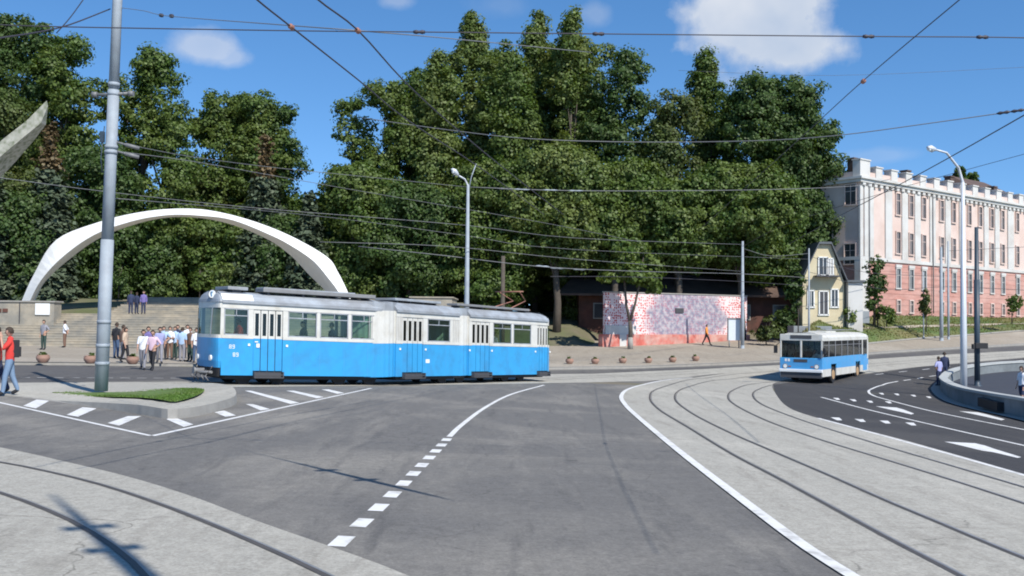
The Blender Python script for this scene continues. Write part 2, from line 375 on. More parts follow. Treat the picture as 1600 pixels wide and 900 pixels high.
# terrain to the horizon
def terrain():
    mb = MB(); xs = [-900, -300, -150] + [x for x in np.arange(-90, 121, 3.0)] + [200, 400, 900]; ys = [-60, -40] + YS + [300, 500, 1200]
    idx = {}
    for j, y in enumerate(ys):
        for i, x in enumerate(xs):
            idx[i, j] = len(mb.v); mb.v.append((x, y, G(x, y)))
    for j in range(len(ys) - 1):
        for i in range(len(xs) - 1):
            mb.f.append((idx[i, j], idx[i + 1, j], idx[i + 1, j + 1], idx[i, j + 1])); mb.mi.append(0); mb.sm.append(False)
    tag(mb.build('ground', K['earth']), kind='structure')
terrain()
KERB = [(-120, 570), (0, 570), (150, 571), (330, 573), (600, 576), (860, 577), (1000, 575), (1100, 571), (1210, 566), (1320, 557), (1420, 549), (1600, 539), (1760, 530)]
kerb = smooth(gp(KERB), 5)
far = [Vector((p.x, p.y)) for p in kerb]
road_poly = [Vector((-60, -20)), Vector((60, -20)), Vector((far[-1].x + 12, 30)), Vector((far[-1].x + 8, far[-1].y))] + far[::-1] + [Vector((-60, far[0].y))]
sheet('road', road_poly, .004, K['asphalt'])
# pavement behind the kerb (raised) with its kerb stones
pv = [Vector((-62, far[0].y + .3))] + far + [Vector((far[-1].x + 30, far[-1].y + 6)), Vector((far[-1].x + 30, 128)), Vector((-62, 128))]
sheet('plaza_pavement', pv, .13, K['paving'], raised=.13)
mb = MB(); ribbon(mb, [p + Vector((0, -.08)) for p in resample(far, 1.0)], .22, .145); 
rr = resample(far, 1.0)
for a, b in zip(rr, rr[1:]):
    a2, b2 = a + Vector((0, -.19)), b + Vector((0, -.19)); za, zb = G(a2.x, a2.y), G(b2.x, b2.y)
    mb.face([(a2.x, a2.y, za), (b2.x, b2.y, zb), (b2.x, b2.y, zb + .145), (a2.x, a2.y, za + .145)])
tag(mb.build('kerb', K['kerb']), kind='structure')
# darker newer asphalt to the right, older asphalt of the rear road
NEW = [(1208, 600), (1213, 617), (1232, 637), (1282, 655), (1400, 685), (1500, 713), (1600, 742), (1800, 800)]
new_poly = smooth(gp(NEW), 5) + [Vector((58, 40)), Vector((58, 78))] + [p for p in gp([(1600, 560), (1440, 573), (1360, 584), (1290, 592)])]
sheet('side_road', new_poly, .008, K['asphalt_new'])
BACK = gp([(-120, 571), (0, 571), (150, 572), (330, 574), (600, 577.5), (860, 579), (1000, 577), (1100, 573), (1210, 568), (1320, 560), (1420, 551), (1600, 541), (1760, 532)])
back_poly = smooth(BACK, 4) + gp([(1760, 543), (1600, 548), (1420, 557.5), (1300, 566), (1210, 572), (1100, 576), (1000, 580), (870, 584), (330, 592), (150, 596), (0, 597), (-120, 596)])
sheet('rear_road', back_poly, .008, K['asphalt_back'])
# concrete track paving
EDGE = [(1420, 960), (1335, 905), (1250, 850), (1150, 775), (1060, 705), (1000, 655), (977, 633), (971, 619), (983, 608), (1015, 599), (1060, 592), (1130, 584)]
edge = smooth(gp(EDGE), 6)
rt = smooth(gp([(1600, 742), (1500, 713), (1400, 685), (1282, 655), (1232, 637), (1213, 617), (1208, 600), (1235, 592), (1290, 588), (1360, 583), (1440, 573), (1600, 559), (1760, 549)]), 5)
up = smooth(gp([(1760, 543), (1600, 548), (1420, 557.5), (1300, 566), (1210, 571), (1130, 575)]), 4)
pav = edge + [gnd(1140, 579).xy] + up[::-1] + rt[::-1] + [gnd(1800, 800).xy, Vector((12, 4))]
sheet('track_paving', pav, .012, K['concrete'])
st = smooth(gp([(1150, 574), (1100, 577), (1000, 581), (870, 585), (600, 590), (330, 596), (150, 598), (0, 599), (-120, 598)]), 4) + \
     smooth(gp([(-120, 606), (0, 607), (150, 608), (330, 606), (600, 603), (760, 601), (870, 599), (960, 597), (1015, 595.5), (1080, 589), (1150, 582)]), 4)
sheet('tram_reservation', st, .016, K['concrete'])
LC = [(-260, 650), (0, 700), (100, 722), (200, 746), (300, 777), (400, 815), (500, 850), (600, 886), (680, 920)]
lp = smooth(gp(LC), 5) + [Vector((2.5, 3)), Vector((-14, 3)), Vector((-16, 14))]
sheet('track_paving', lp, .012, K['concrete'])

# rails let into the paving: two per track, one object for each rail
RAILS = [
 [(1600, 551), (1420, 564), (1300, 574), (1200, 581), (1130, 587), (1075, 594), (1027, 608), (1015, 621), (1027, 639), (1075, 669), (1140, 709), (1206, 744), (1294, 792), (1381, 840), (1469, 886), (1560, 934)],
 [(1600, 554.5), (1420, 567.5), (1310, 577), (1220, 584), (1160, 590), (1110, 595.5), (1066, 608), (1054, 623), (1075, 643), (1127, 671), (1206, 706), (1294, 744), (1381, 783), (1469, 820), (1556, 857), (1700, 915)],
 [(1230, 593), (1171, 601), (1145, 610), (1137, 621), (1149, 634), (1197, 658), (1272, 685), (1359, 712), (1469, 746), (1556, 774), (1700, 822)],
 [(1250, 595), (1206, 602), (1182, 610), (1176, 619), (1189, 632), (1232, 650), (1294, 671), (1381, 698), (1469, 724), (1600, 763), (1720, 800)],
 [(-120, 700), (0, 724), (50, 733), (150, 757), (250, 790), (350, 830), (430, 865), (495, 895), (560, 930)],
 [(-120, 740), (0, 772), (50, 790), (105, 813), (160, 845), (205, 880), (250, 930)]]
rl = ['curved tram rail on the outer left of the right hand concrete track', 'second tram rail from the left on the right hand concrete track',
      'third tram rail from the left on the right hand concrete track', 'fourth tram rail, nearest the dark side road',
      'upper tram rail in the concrete at the lower left corner', 'lower tram rail in the concrete at the lower left corner']
for i, r in enumerate(RAILS):
    mb = MB(); ribbon(mb, resample(smooth(gp(r), 6), .7), .055 if i < 4 else .065, .019)
    ribbon(mb, [p + Vector((.055, 0)) for p in resample(smooth(gp(r), 6), .7)], .035, .018, mi=1)
    tag(mb.build('tram_rail', [K['rail'], K['railtop']]), rl[i], 'rail', 'rails let into the road', )

# ------------------------------------------------------------------ painted markings
def mark(name, mb): return tag(mb.build(name, K['paint']), kind='structure')
mb = MB(); ribbon(mb, resample(edge[:-4], .6), .155, .020); mark('edge_line', mb)
mb = MB(); P = resample(smooth(gp([(470, 910), (503, 876), (539, 842), (594, 792), (646, 741), (688, 698), (702, 683)]), 6), .05)
i = 8
while i + 12 < len(P): ribbon(mb, P[i:i + 11:10], .18, .010); i += 20
P = resample(smooth(gp([(702, 683), (722, 664), (760, 636), (800, 616), (850, 602)]), 6), .3)
ribbon(mb, P, .12, .010); mark('centre_line', mb)
mb = MB()
for a, b in (((-30, 623), (237, 682)), ((237, 682), (580, 607))): ribbon(mb, resample(gp([a, b]), .8), .11, .010)
for q in ([(36, 635), (57, 625), (77, 627), (56, 639)], [(104, 649), (129, 637), (151, 639), (122, 652)], [(168, 662), (200, 651), (221, 651), (186, 666)],
          [(260, 656), (270, 652), (302, 664), (287, 668)], [(335, 645), (350, 642), (369, 650), (352, 652)], [(384, 632), (395, 632), (422, 640), (407, 642)],
          [(382, 611), (392, 611), (468, 630), (454, 632)], [(447, 611), (459, 611), (506, 621), (495, 623)], [(502, 609), (514, 609), (538, 614.5), (527, 616)]):
    mb.face([(p.x, p.y, G(p.x, p.y) + .013) for p in gp(q)][::-1])
mark('hatched_marking', mb)
mb = MB()
for k in range(14):
    u = -20 + k * 26; ribbon(mb, gp([(u, 590.5 + k * .1), (u + 15, 590.6 + k * .1)]), .12, .02)
mark('lane_dashes', mb)
mb = MB()
ribbon(mb, resample(gp([(1278, 654), (1400, 687), (1500, 715), (1600, 743.5), (1760, 790)]), .8), .13, .015)
ribbon(mb, resample(smooth(gp([(1283, 621), (1350, 639), (1425, 657), (1520, 679), (1600, 697), (1740, 730)]), 5), .8), .12, .015)
ribbon(mb, resample(smooth(gp([(1403, 596), (1379, 602), (1360, 609), (1358, 614), (1366, 619), (1381, 623.6), (1447, 641), (1523, 657), (1600, 672), (1700, 692)]), 6), .5), .12, .015)
P = resample(smooth(gp([(1403, 596), (1429, 592.5), (1451, 588.6), (1480, 585)]), 5), .25)
i = 3
while i + 4 < len(P): ribbon(mb, P[i:i + 5:4], .12, .015); i += 8
P = resample(smooth(gp([(1362, 586), (1400, 582), (1440, 578), (1500, 571), (1600, 563)]), 5), .5)
i = 1
while i + 2 < len(P): ribbon(mb, P[i:i + 3:2], .10, .015); i += 6
mark('lane_lines', mb)
mb = MB()
def tri(u, v, w, h):
    w *= .72; h *= .62
    q = [(u - w / 2, v - h / 2), (u + w * .25, v - h * .4), (u + w * .5, v + h / 2), (u + w * .05, v + h * .5)]
    mb.face([(p.x, p.y, G(p.x, p.y) + .013) for p in gp(q)][::-1])
for u, v in ((1377, 615.5), (1401, 616.6), (1427, 618.6), (1451, 621)): tri(u, v, 13, 4.4)
for u, v in ((1307, 623.6), (1333, 625.8), (1359, 628), (1388, 629)): tri(u, v, 16, 5.2)
for u, v in ((1307, 655), (1344, 657.5), (1383, 660), (1423, 663)): tri(u, v, 25, 7.5)
mark('give_way_marks', mb)
def z7(q): return [(1250 + x / 4.571, 570 + y / 4.571) for x, y in q]
mb = MB()
for q in (z7([(1030, 552), (1250, 564), (1320, 580), (1400, 608), (1580, 663), (1555, 669), (1370, 626), (1300, 617), (1190, 590)]),
          z7([(540, 298), (690, 308), (740, 322), (815, 351), (795, 357), (715, 338), (650, 324)]),
          z7([(1135, 333), (1270, 342), (1330, 356), (1462, 392), (1440, 399), (1320, 372), (1240, 355)])):
    mb.face([(p.x, p.y, G(p.x, p.y) + .013) for p in gp(q)][::-1])
mark('road_arrows', mb)

# ------------------------------------------------------------------ traffic island with grass
def island():
    out = gp([(-60, 602), (0, 600), (150, 602), (300, 602), (335, 604), (358, 611), (369, 621), (368, 632), (345, 641), (315, 649), (285, 654), (262, 655), (225, 649), (150, 637), (60, 624), (0, 617), (-60, 612)])
    out = smooth(out + [out[0]], 3)[:-1]
    c = sum(out, Vector((0, 0))) / len(out); mb = MB(); n = len(out)
    def h(p): return .03 + .19 * max(0, min(1, (p.x + 11.5) / 3.0))
    low = [(p.x, p.y, G(p.x, p.y)) for p in out]; tp = []
    for p in out:
        q = p + (c - p).normalized() * .03; tp.append((q.x, q.y, G(q.x, q.y) + h(p)))
    for i in range(n):
        j = (i + 1) % n; mb.face([low[i], low[j], tp[j], tp[i]], 1)
    mb.face(tp, 0); o = mb.build('traffic_island', [K['concrete'], K['kerb']])
    bm = bmesh.new(); bm.from_mesh(o.data); bmesh.ops.remove_doubles(bm, verts=bm.verts[:], dist=1e-4); bmesh.ops.recalc_face_normals(bm, faces=bm.faces[:])
    bmesh.ops.triangulate(bm, faces=[f for f in bm.faces if len(f.verts) > 4]); bm.to_mesh(o.data); bm.free()
    tag(o, kind='structure')
    g = gp([(78, 608), (150, 607), (230, 607), (290, 607), (316, 611), (318, 616), (308, 623), (285, 631), (265, 633), (220, 623), (150, 616), (100, 611)], .15)
    g = smooth(g + [g[0]], 3)[:-1]; mb = MB()
    cc = sum(g, Vector((0, 0))) / len(g)
    for i in range(len(g)):
        a, b = g[i], g[(i + 1) % len(g)]
        za, zb, zc = [G(q.x, q.y) + h(q) + .02 for q in (a, b, cc)]
        mb.face([(a.x, a.y, za), (b.x, b.y, zb), (cc.x, cc.y, zc + .05)], 0, True)
    def inside(x, y):
        s = False
        for i in range(len(g)):
            a, b = g[i], g[i - 1]
            if (a.y > y) != (b.y > y) and x < (b.x - a.x) * (y - a.y) / (b.y - a.y) + a.x: s = not s
        return s
    x0, x1 = min(p.x for p in g), max(p.x for p in g); y0, y1 = min(p.y for p in g), max(p.y for p in g); k = 0
    while k < 7000:
        x, y = random.uniform(x0, x1), random.uniform(y0, y1)
        if not inside(x, y): continue
        k += 1; z = G(x, y) + h(Vector((x, y))) + .02; a = random.uniform(0, 6.28); w = .018; hh = random.uniform(.02, .05)
        mb.face([(x - w * math.cos(a), y - w * math.sin(a), z), (x + w * math.cos(a), y + w * math.sin(a), z), (x + random.uniform(-.03, .03), y + random.uniform(-.03, .03), z + hh)], 1)
    tag(mb.build('grass', [K['lawn'], LEAF['grass']]), 'small patch of green grass on the traffic island', 'grass', None, 'stuff')
LEAF = {
 'grass': leaf_mat('grass_blade', (.10, .19, .03), (.13, .18, .04)),
 'mid': leaf_mat('leaf_mid', (.062, .110, .020), (.105, .140, .028)),
 'dark': leaf_mat('leaf_dark', (.042, .082, .019), (.066, .105, .024)),
 'light': leaf_mat('leaf_light', (.088, .135, .030), (.135, .165, .042)),
 'yellow': leaf_mat('leaf_yellow', (.085, .098, .026), (.065, .098, .022)),
 'spruce': leaf_mat('spruce', (.050, .074, .042), (.080, .10, .062), tr=.08),
 'brown': leaf_mat('dry_needles', (.14, .085, .04), (.10, .075, .04), tr=.1)}
island()

# ------------------------------------------------------------------ hillside of the park, steps, landing
ZL = CZ + .30; ZT = CZ + 1.75
def hill(x, y):
    if x < -4: y0, y1, zt = (69, 76, ZL - .2) if x > -51 else (72, 86, ZT)
    elif x < 6.5: y0, y1, zt = 84, 93, CZ - .35
    else: y0, y1, zt = 92.8, 99, CZ - .6
    g = G(x, y); t = max(0, min(1, (y - y0) / (y1 - y0)))
    z = g * (1 - t) + zt * t
    if y > 77 and x <= -4:
        q = min(1, (y - 77) / 8); z = max(z, (ZL - .1) * (1 - q) + (ZT - .03) * q)
    if y > 93 and x > -4: q = min(1, (y - 93) / 12); z = z * (1 - q) + (ZT - .6) * q
    return z - (.12 if x > -51 and x < -4 else 0)
mb = MB(); xs = [-200, -120] + list(np.arange(-72, -51.2, 3.0)) + [-51.1, -50.9] + list(np.arange(-48, -4.4, 3)) + [-4.2, -3.8] + list(np.arange(-2, 33, 2.5)); ys = list(np.arange(64, 110, 1.5)) + [115, 125, 140, 170]
idx = {}
for j, y in enumerate(ys):
    for i, x in enumerate(xs):
        idx[i, j] = len(mb.v); zz = hill(x, y); mb.v.append((x, y, zz + (random.uniform(-.05, .05) if zz > G(x, y) + .2 else -.1)))
for j in range(len(ys) - 1):
    for i in range(len(xs) - 1): mb.f.append((idx[i, j], idx[i + 1, j], idx[i + 1, j + 1], idx[i, j + 1])); mb.mi.append(0); mb.sm.append(True)
tag(mb.build('hillside', K['earth']), kind='structure')
def steps(x0, x1, y0, y1, za, zb, n, name, label):
    mb = MB(); dz = (zb - za) / n; dy = (y1 - y0) / n
    for k in range(n):
        ya = y0 + k * dy; z = za + (k + 1) * dz
        mb.box(((x0 + x1) / 2, ya + dy / 2 + .02, z - .295), (x1 - x0, dy + .04, .5)); mb.box(((x0 + x1) / 2, ya + dy / 2 + .008, z - .0225), (x1 - x0, dy + .064, .045))
    return tag(mb.build(name, K['stone']), label, 'steps', 'flights of park steps')
zb0 = G(-19, 68) + .13
steps(-50, -4.5, 67.6, 74.3, zb0 - .1, ZL, 15, 'stone_steps', 'wide lower flight of pale stone steps behind the crowd')
mb = MB(); mb.box((-27.25, 76.2, ZL - .14), (45.5, 3.9, .3)); tag(mb.build('landing', K['stone']), kind='structure')
steps(-31.5, -8, 78.0, 84.0, ZL, ZT, 9, 'stone_steps', 'upper flight of stone steps under the white arch')
mb = MB(); mb.box((-19.5, 100, ZT - .12), (20, 32, .3)); tag(mb.build('park_path', K['paving']), kind='structure')
mb = MB(); mb.box((-6.2, 80.5, ZT - .6), (3.2, 7, 1.3)); mb.box((-6.2, 80.5, ZT + .08), (3.4, 7.2, .1)); tag(mb.build('retaining_wall', K['stone']), 'low stone side wall right of the upper steps, behind the tram', 'wall')
# entrance wall with a plaque
root = empty('entrance_wall', (-38, 72.5, 1.5), 'pale stone block wall with a white plaque at the foot of the arch', 'wall')
mb = MB(); mb.box((-38.4, 72.6, 2.35), (11.0, 1.2, 1.7)); mb.box((-38.4, 72.6, 1.2), (11.4, 1.6, .6)); mb.build('wall', K['stone'], root, root.location, bevel=.02)
mb = MB(); mb.box((-38.4, 72.6, 3.23), (11.2, 1.4, .1)); mb.build('coping', K['kerb'], root, root.location)
mb = MB(); a = at(55, 474, 71.9); b = at(77, 492, 71.9); mb.box(((a.x + b.x) / 2, 71.95, (a.z + b.z) / 2), (b.x - a.x, .08, a.z - b.z)); mb.build('plaque', K['white'], root, root.location)
mb = MB()
for k in range(4):
    a = at(-22 + k * 10, 485, 71.97); mb.box((a.x, 71.97, a.z), (.36, .05, .26)); 
mb.build('lettering', K['brick'], root, root.location)
for k, uu in enumerate((31, -8)):
    mb = MB(); a = at(uu, 480, 72); mb.box((a.x, 71.98, 2.4), (.05, .06, 1.5)); mb.build('joint', K['dgrey'], root, root.location)

# white arch
def arch():
    O = [(22, 496), (33, 472), (52.5, 429.5), (87.5, 375), (154, 347), (210, 333), (262, 326.6), (315, 327), (367, 337), (420, 354), (469, 376), (513, 403), (528.5, 426), (542.5, 454), (556, 486)]
    Mx = [(36, 496), (46, 472), (64, 438), (97, 402), (147, 367), (205, 346), (262, 336), (315, 337), (364, 344), (420, 366), (455, 384), (490, 408), (514, 436), (528, 455), (544, 486)]
    I = [(42, 496), (52, 472), (71, 440), (105, 408), (154, 373), (210, 351), (262, 340), (315, 341), (367, 352.5), (420, 375), (455, 400), (483, 429.5), (504, 450), (513, 463), (528, 488)]
    D0, D1, D2 = 76.6, 75.6, 78.4
    mb = MB(); rings = []
    for o, m, i_ in zip(O, Mx, I):
        a = at(*o, D0); b = at(*m, D1); c = at(*i_, D2); d = (a + c) / 2 + Vector((0, 1.3, .15)); rings.append([a, b, c, d])
    # densify between the kinks with a spline on each edge
    def spl(idx):
        pts = [r[idx] for r in rings]; out = []
        for k in range(len(pts) - 1):
            p0 = pts[max(k - 1, 0)]; p1 = pts[k]; p2 = pts[k + 1]; p3 = pts[min(k + 2, len(pts) - 1)]
            for s in range(5):
                t = s / 5; out.append(.5 * ((2 * p1) + (p2 - p0) * t + (2 * p0 - 5 * p1 + 4 * p2 - p3) * t * t + (3 * p1 - p0 - 3 * p2 + p3) * t ** 3))
        out.append(pts[-1]); return out
    E = [spl(i) for i in range(4)]; n = len(E[0])
    for k in range(n - 1):
        for q in range(4): mb.face([E[q][k], E[(q + 1) % 4][k], E[(q + 1) % 4][k + 1], E[q][k + 1]])
    mb.face([E[q][0] for q in range(4)]); mb.face([E[q][-1] for q in range(4)][::-1])
    o = mb.build('white_arch', K['archw'], origin=(-25, 76, ZL))
    bm = bmesh.new(); bm.from_mesh(o.data); bmesh.ops.remove_doubles(bm, verts=bm.verts[:], dist=1e-3); bmesh.ops.recalc_face_normals(bm, faces=bm.faces[:]); bm.to_mesh(o.data); bm.free()
    tag(o, 'tall white angular concrete arch over the park steps', 'arch')
arch()
# pale pointed shell roof at the left edge
mb = MB(); T = [at(73, 157, 70), at(62, 168, 70), at(41, 189, 70), at(0, 221, 70), at(-90, 300, 70)]; B = [at(75, 165, 70), at(64, 192, 70), at(37, 214, 70), at(0, 245, 70), at(-90, 340, 70)]
for k in range(4):
    for off, flip in ((0, 0), (2.2, 1)):
        q = [T[k], T[k + 1], B[k + 1], B[k]]; q = [p + Vector((0, off * (min(1, (k + (j in (1, 2))) / 3)), 0)) for j, p in enumerate(q)]; mb.face(q[::-1] if flip else q, 0, True)
    w0 = 2.2 * min(1, k / 3); w1 = 2.2 * min(1, (k + 1) / 3)
    for A in (T, B): mb.face([A[k], A[k + 1], A[k + 1] + Vector((0, w1, 0)), A[k] + Vector((0, w0, 0))])
mb.tube([B[4] + Vector((0, 1, 0)), Vector((B[4].x, B[4].y + 1, 0))], .3)
K['shell'] = mat('weathered_shell', (.40, .39, .33), .9, .35, 7, c2=(.12, .14, .08), c2s=3.5, c2w=.56)
tag(mb.build('pointed_canopy', K['shell'], origin=(T[3].x, 71, 2)), 'weathered grey pointed curved canopy tip among the trees at upper left', 'canopy')

# ------------------------------------------------------------------ trees
def quads(centers, normals, size, asp=1.0):
    n = len(centers); r = rs.normal(size=(n, 3)); t = np.cross(normals, r); t /= np.linalg.norm(t, axis=1)[:, None] + 1e-9; b = np.cross(normals, t)
    s = size * rs.uniform(.6, 1.35, n)[:, None]; t = t * s * .5 * asp; b = b * s * .5
    V = np.stack([centers - t - b * .3, centers - b, centers + t + b * .2, centers + b * 1.1], 1).reshape(-1, 3); return V
def leaf_mesh(name, V, m):
    n = len(V) // 4; me = bpy.data.meshes.new(name); me.vertices.add(len(V)); me.vertices.foreach_set('co', V.astype(np.float32).ravel())
    me.loops.add(4 * n); me.loops.foreach_set('vertex_index', np.arange(4 * n, dtype=np.int32)); me.polygons.add(n)
    me.polygons.foreach_set('loop_start', np.arange(0, 4 * n, 4, dtype=np.int32)); me.update(calc_edges=True); me.validate(); me.materials.append(m); return me
def crown(lobes, leaf, per_m2=1.0, clump=.9, per=66):
    C, Nn = [], []
    for (cx, cy, cz, rx, ry, rz) in lobes:
        area = 4 * math.pi * (((rx * ry) ** 1.6 + (rx * rz) ** 1.6 + (ry * rz) ** 1.6) / 3) ** (1 / 1.6)
        n = max(6, int(area * .78 * per_m2)); d = rs.normal(size=(n, 3)); d /= np.linalg.norm(d, axis=1)[:, None]
        d = d[(d[:, 1] < .55)]; n = len(d)                    # far side of the crown stays thinner
        f = rs.uniform(.50, 1.07, n)[:, None]; cc = d * f * np.array([rx, ry, rz]) + np.array([cx, cy, cz])
        k = per; q = rs.normal(size=(n, k, 3)); q /= np.linalg.norm(q, axis=2)[:, :, None]; q *= (rs.uniform(0, 1, (n, k, 1)) ** .5) * clump * rs.uniform(.55, 1.25, (n, 1, 1)); q[:, :, 2] *= .7
        pts = (cc[:, None, :] + q).reshape(-1, 3); out = (q / (clump) * .9 + d[:, None, :] * .6).reshape(-1, 3)
        nn = out + rs.normal(size=out.shape) * .45 + np.array([0, 0, .35]); nn /= np.linalg.norm(nn, axis=1)[:, None]; C.append(pts); Nn.append(nn)
    C = np.concatenate(C); Nn = np.concatenate(Nn); return quads(C, Nn, leaf)
def trunk_mesh(h, r, limbs, lean=(0, 0)):
    mb = MB(); P = [Vector((0, 0, -.3))]
    for k in range(1, 6): P.append(Vector((lean[0] * k / 5 + random.uniform(-.15, .15), lean[1] * k / 5 + random.uniform(-.15, .15), h * k / 5)))
    mb.tube(P, [r * 1.25, r, r * .88, r * .72, r * .5, r * .22], 8)
    for (tx, ty, tz) in limbs:
        k = random.uniform(.3, .75); st = Vector((lean[0] * k, lean[1] * k, h * k)); e = Vector((tx, ty, tz)); md = st.lerp(e, .5) + Vector((random.uniform(-.4, .4), random.uniform(-.4, .4), random.uniform(.1, .6)))
        mb.tube([st, md, e], [r * .38, r * .24, r * .07], 6)
    return mb
def tree(u, vtop, half, D, vbot, kind, lab, m='mid', z0=None, leaf=.25, nl=None, bare=0, group='park trees', grown=None):
    c = at(u, 480, D); x, y = c.x, D; base = z0 if z0 is not None else (hill(x, y) if y > 66 else G(x, y))
    if x > 8 and z0 is None: base = max(G(x, y), CZ - 1.2)
    ztop = at(u, vtop, D).z; vbot = max(vbot, 462) if u < 860 else (max(vbot, 478) if D > 97.9 else 405) if kind != 'spruce' else vbot; zbot = at(u, vbot, D).z; w = half / F * D; hgt = ztop - zbot; lobes = []
    if kind == 'broad':
        n = nl or 24
        for i in range(n):
            q = (i + .5) / n; prof = math.sin(math.pi * (.10 + .80 * q ** 1.05)) ** .55; a = random.uniform(0, 6.28) if i % 2 else random.choice((0, math.pi)) + random.uniform(-.5, .5)
            rr_ = w * prof * random.uniform(.30, .68); sz = w * random.uniform(.36, .54) * (.65 + .5 * prof)
            sz = min(sz, 3.6); cz = zbot + hgt * q; cz = min(cz, ztop - sz * .75)
            lobes.append((rr_ * math.cos(a), rr_ * math.sin(a) * .8, cz - base, sz, sz, sz * .8))
    elif kind == 'poplar':
        n = nl or 34
        for i in range(n):
            q = (i + .5) / n; prof = (1 - q ** 3.2) ** .8 * (.62 + .38 * min(1, q * 3)); a = random.uniform(0, 6.28); rr_ = w * prof * random.uniform(.1, .72); sz = max(.8, w * random.uniform(.30, .42) * prof)
            lobes.append((rr_ * math.cos(a), rr_ * math.sin(a) * .8, min(zbot + hgt * q, ztop - sz * 1.8) - base, sz, sz, sz * 2.5))
        for k in range(9):
            px = random.uniform(-.6, .6) * w; lobes.append((px, random.uniform(-.4, .4) * w, (ztop - abs(px) / w * hgt * .30 - 2.0) - base, .72, .72, 2.2))
    root = empty({'broad': 'broadleaf_tree', 'poplar': 'poplar_tree', 'spruce': 'spruce_tree'}[kind], (x, y, base), lab, 'tree', group)
    if kind == 'spruce':
        C, Nn, Cb, Nb = [], [], [], []; nlev = int(max(10, hgt / .55))
        for i in range(nlev):
            q = i / nlev; z = zbot + hgt * q - base; R = w * (1 - q) ** .85 * random.uniform(.78, 1.08); nb = max(5, int(11 * (1 - q) + 4))
            for b in range(nb):
                a = 2 * math.pi * (b + random.random()) / nb; k = max(5, int(R * 9)); t = np.linspace(.12, 1, k) * random.uniform(.8, 1.1)
                P = np.stack([np.cos(a) * R * t, np.sin(a) * R * t, z + .25 - .35 * R * t ** 1.4 + .12 * R * t ** 4], 1); P = np.repeat(P, 4, 0) + rs.normal(size=(k * 4, 3)) * np.array([.24, .24, .16])
                nn = np.tile([[math.cos(a) * .5, math.sin(a) * .5, .8]], (len(P), 1)) + rs.normal(size=P.shape) * .45; nn /= np.linalg.norm(nn, axis=1)[:, None]
                (Cb if (q > .74 and grown) else C).append(P); (Nb if (q > .74 and grown) else Nn).append(nn)
        V = quads(np.concatenate(C), np.concatenate(Nn), .34, 1.3); link_mesh('crown', leaf_mesh('crown', V, LEAF['spruce']), root)
        if Cb: V = quads(np.concatenate(Cb), np.concatenate(Nb), .26, 1.3); link_mesh('dry_top', leaf_mesh('dry_top', V, LEAF['brown']), root)['label'] = 'brown dried top of the spruce'
        mb = MB(); mb.tube([(0, 0, -.3), (0, 0, (ztop - base) * .5), (0, 0, ztop - base)], [.28, .16, .03]); mb.build('trunk', K['bark'], root); return root
    V = crown(lobes, leaf); link_mesh('crown', leaf_mesh('crown', V, LEAF[m]), root)
    lim = [(l[0] * .9, l[1] * .9, l[2]) for l in random.sample(lobes, min(8, len(lobes)))]
    trunk_mesh((ztop - base) * .78, .27 if kind == 'poplar' else .32, lim).build('trunk', K['bark'], root); return root
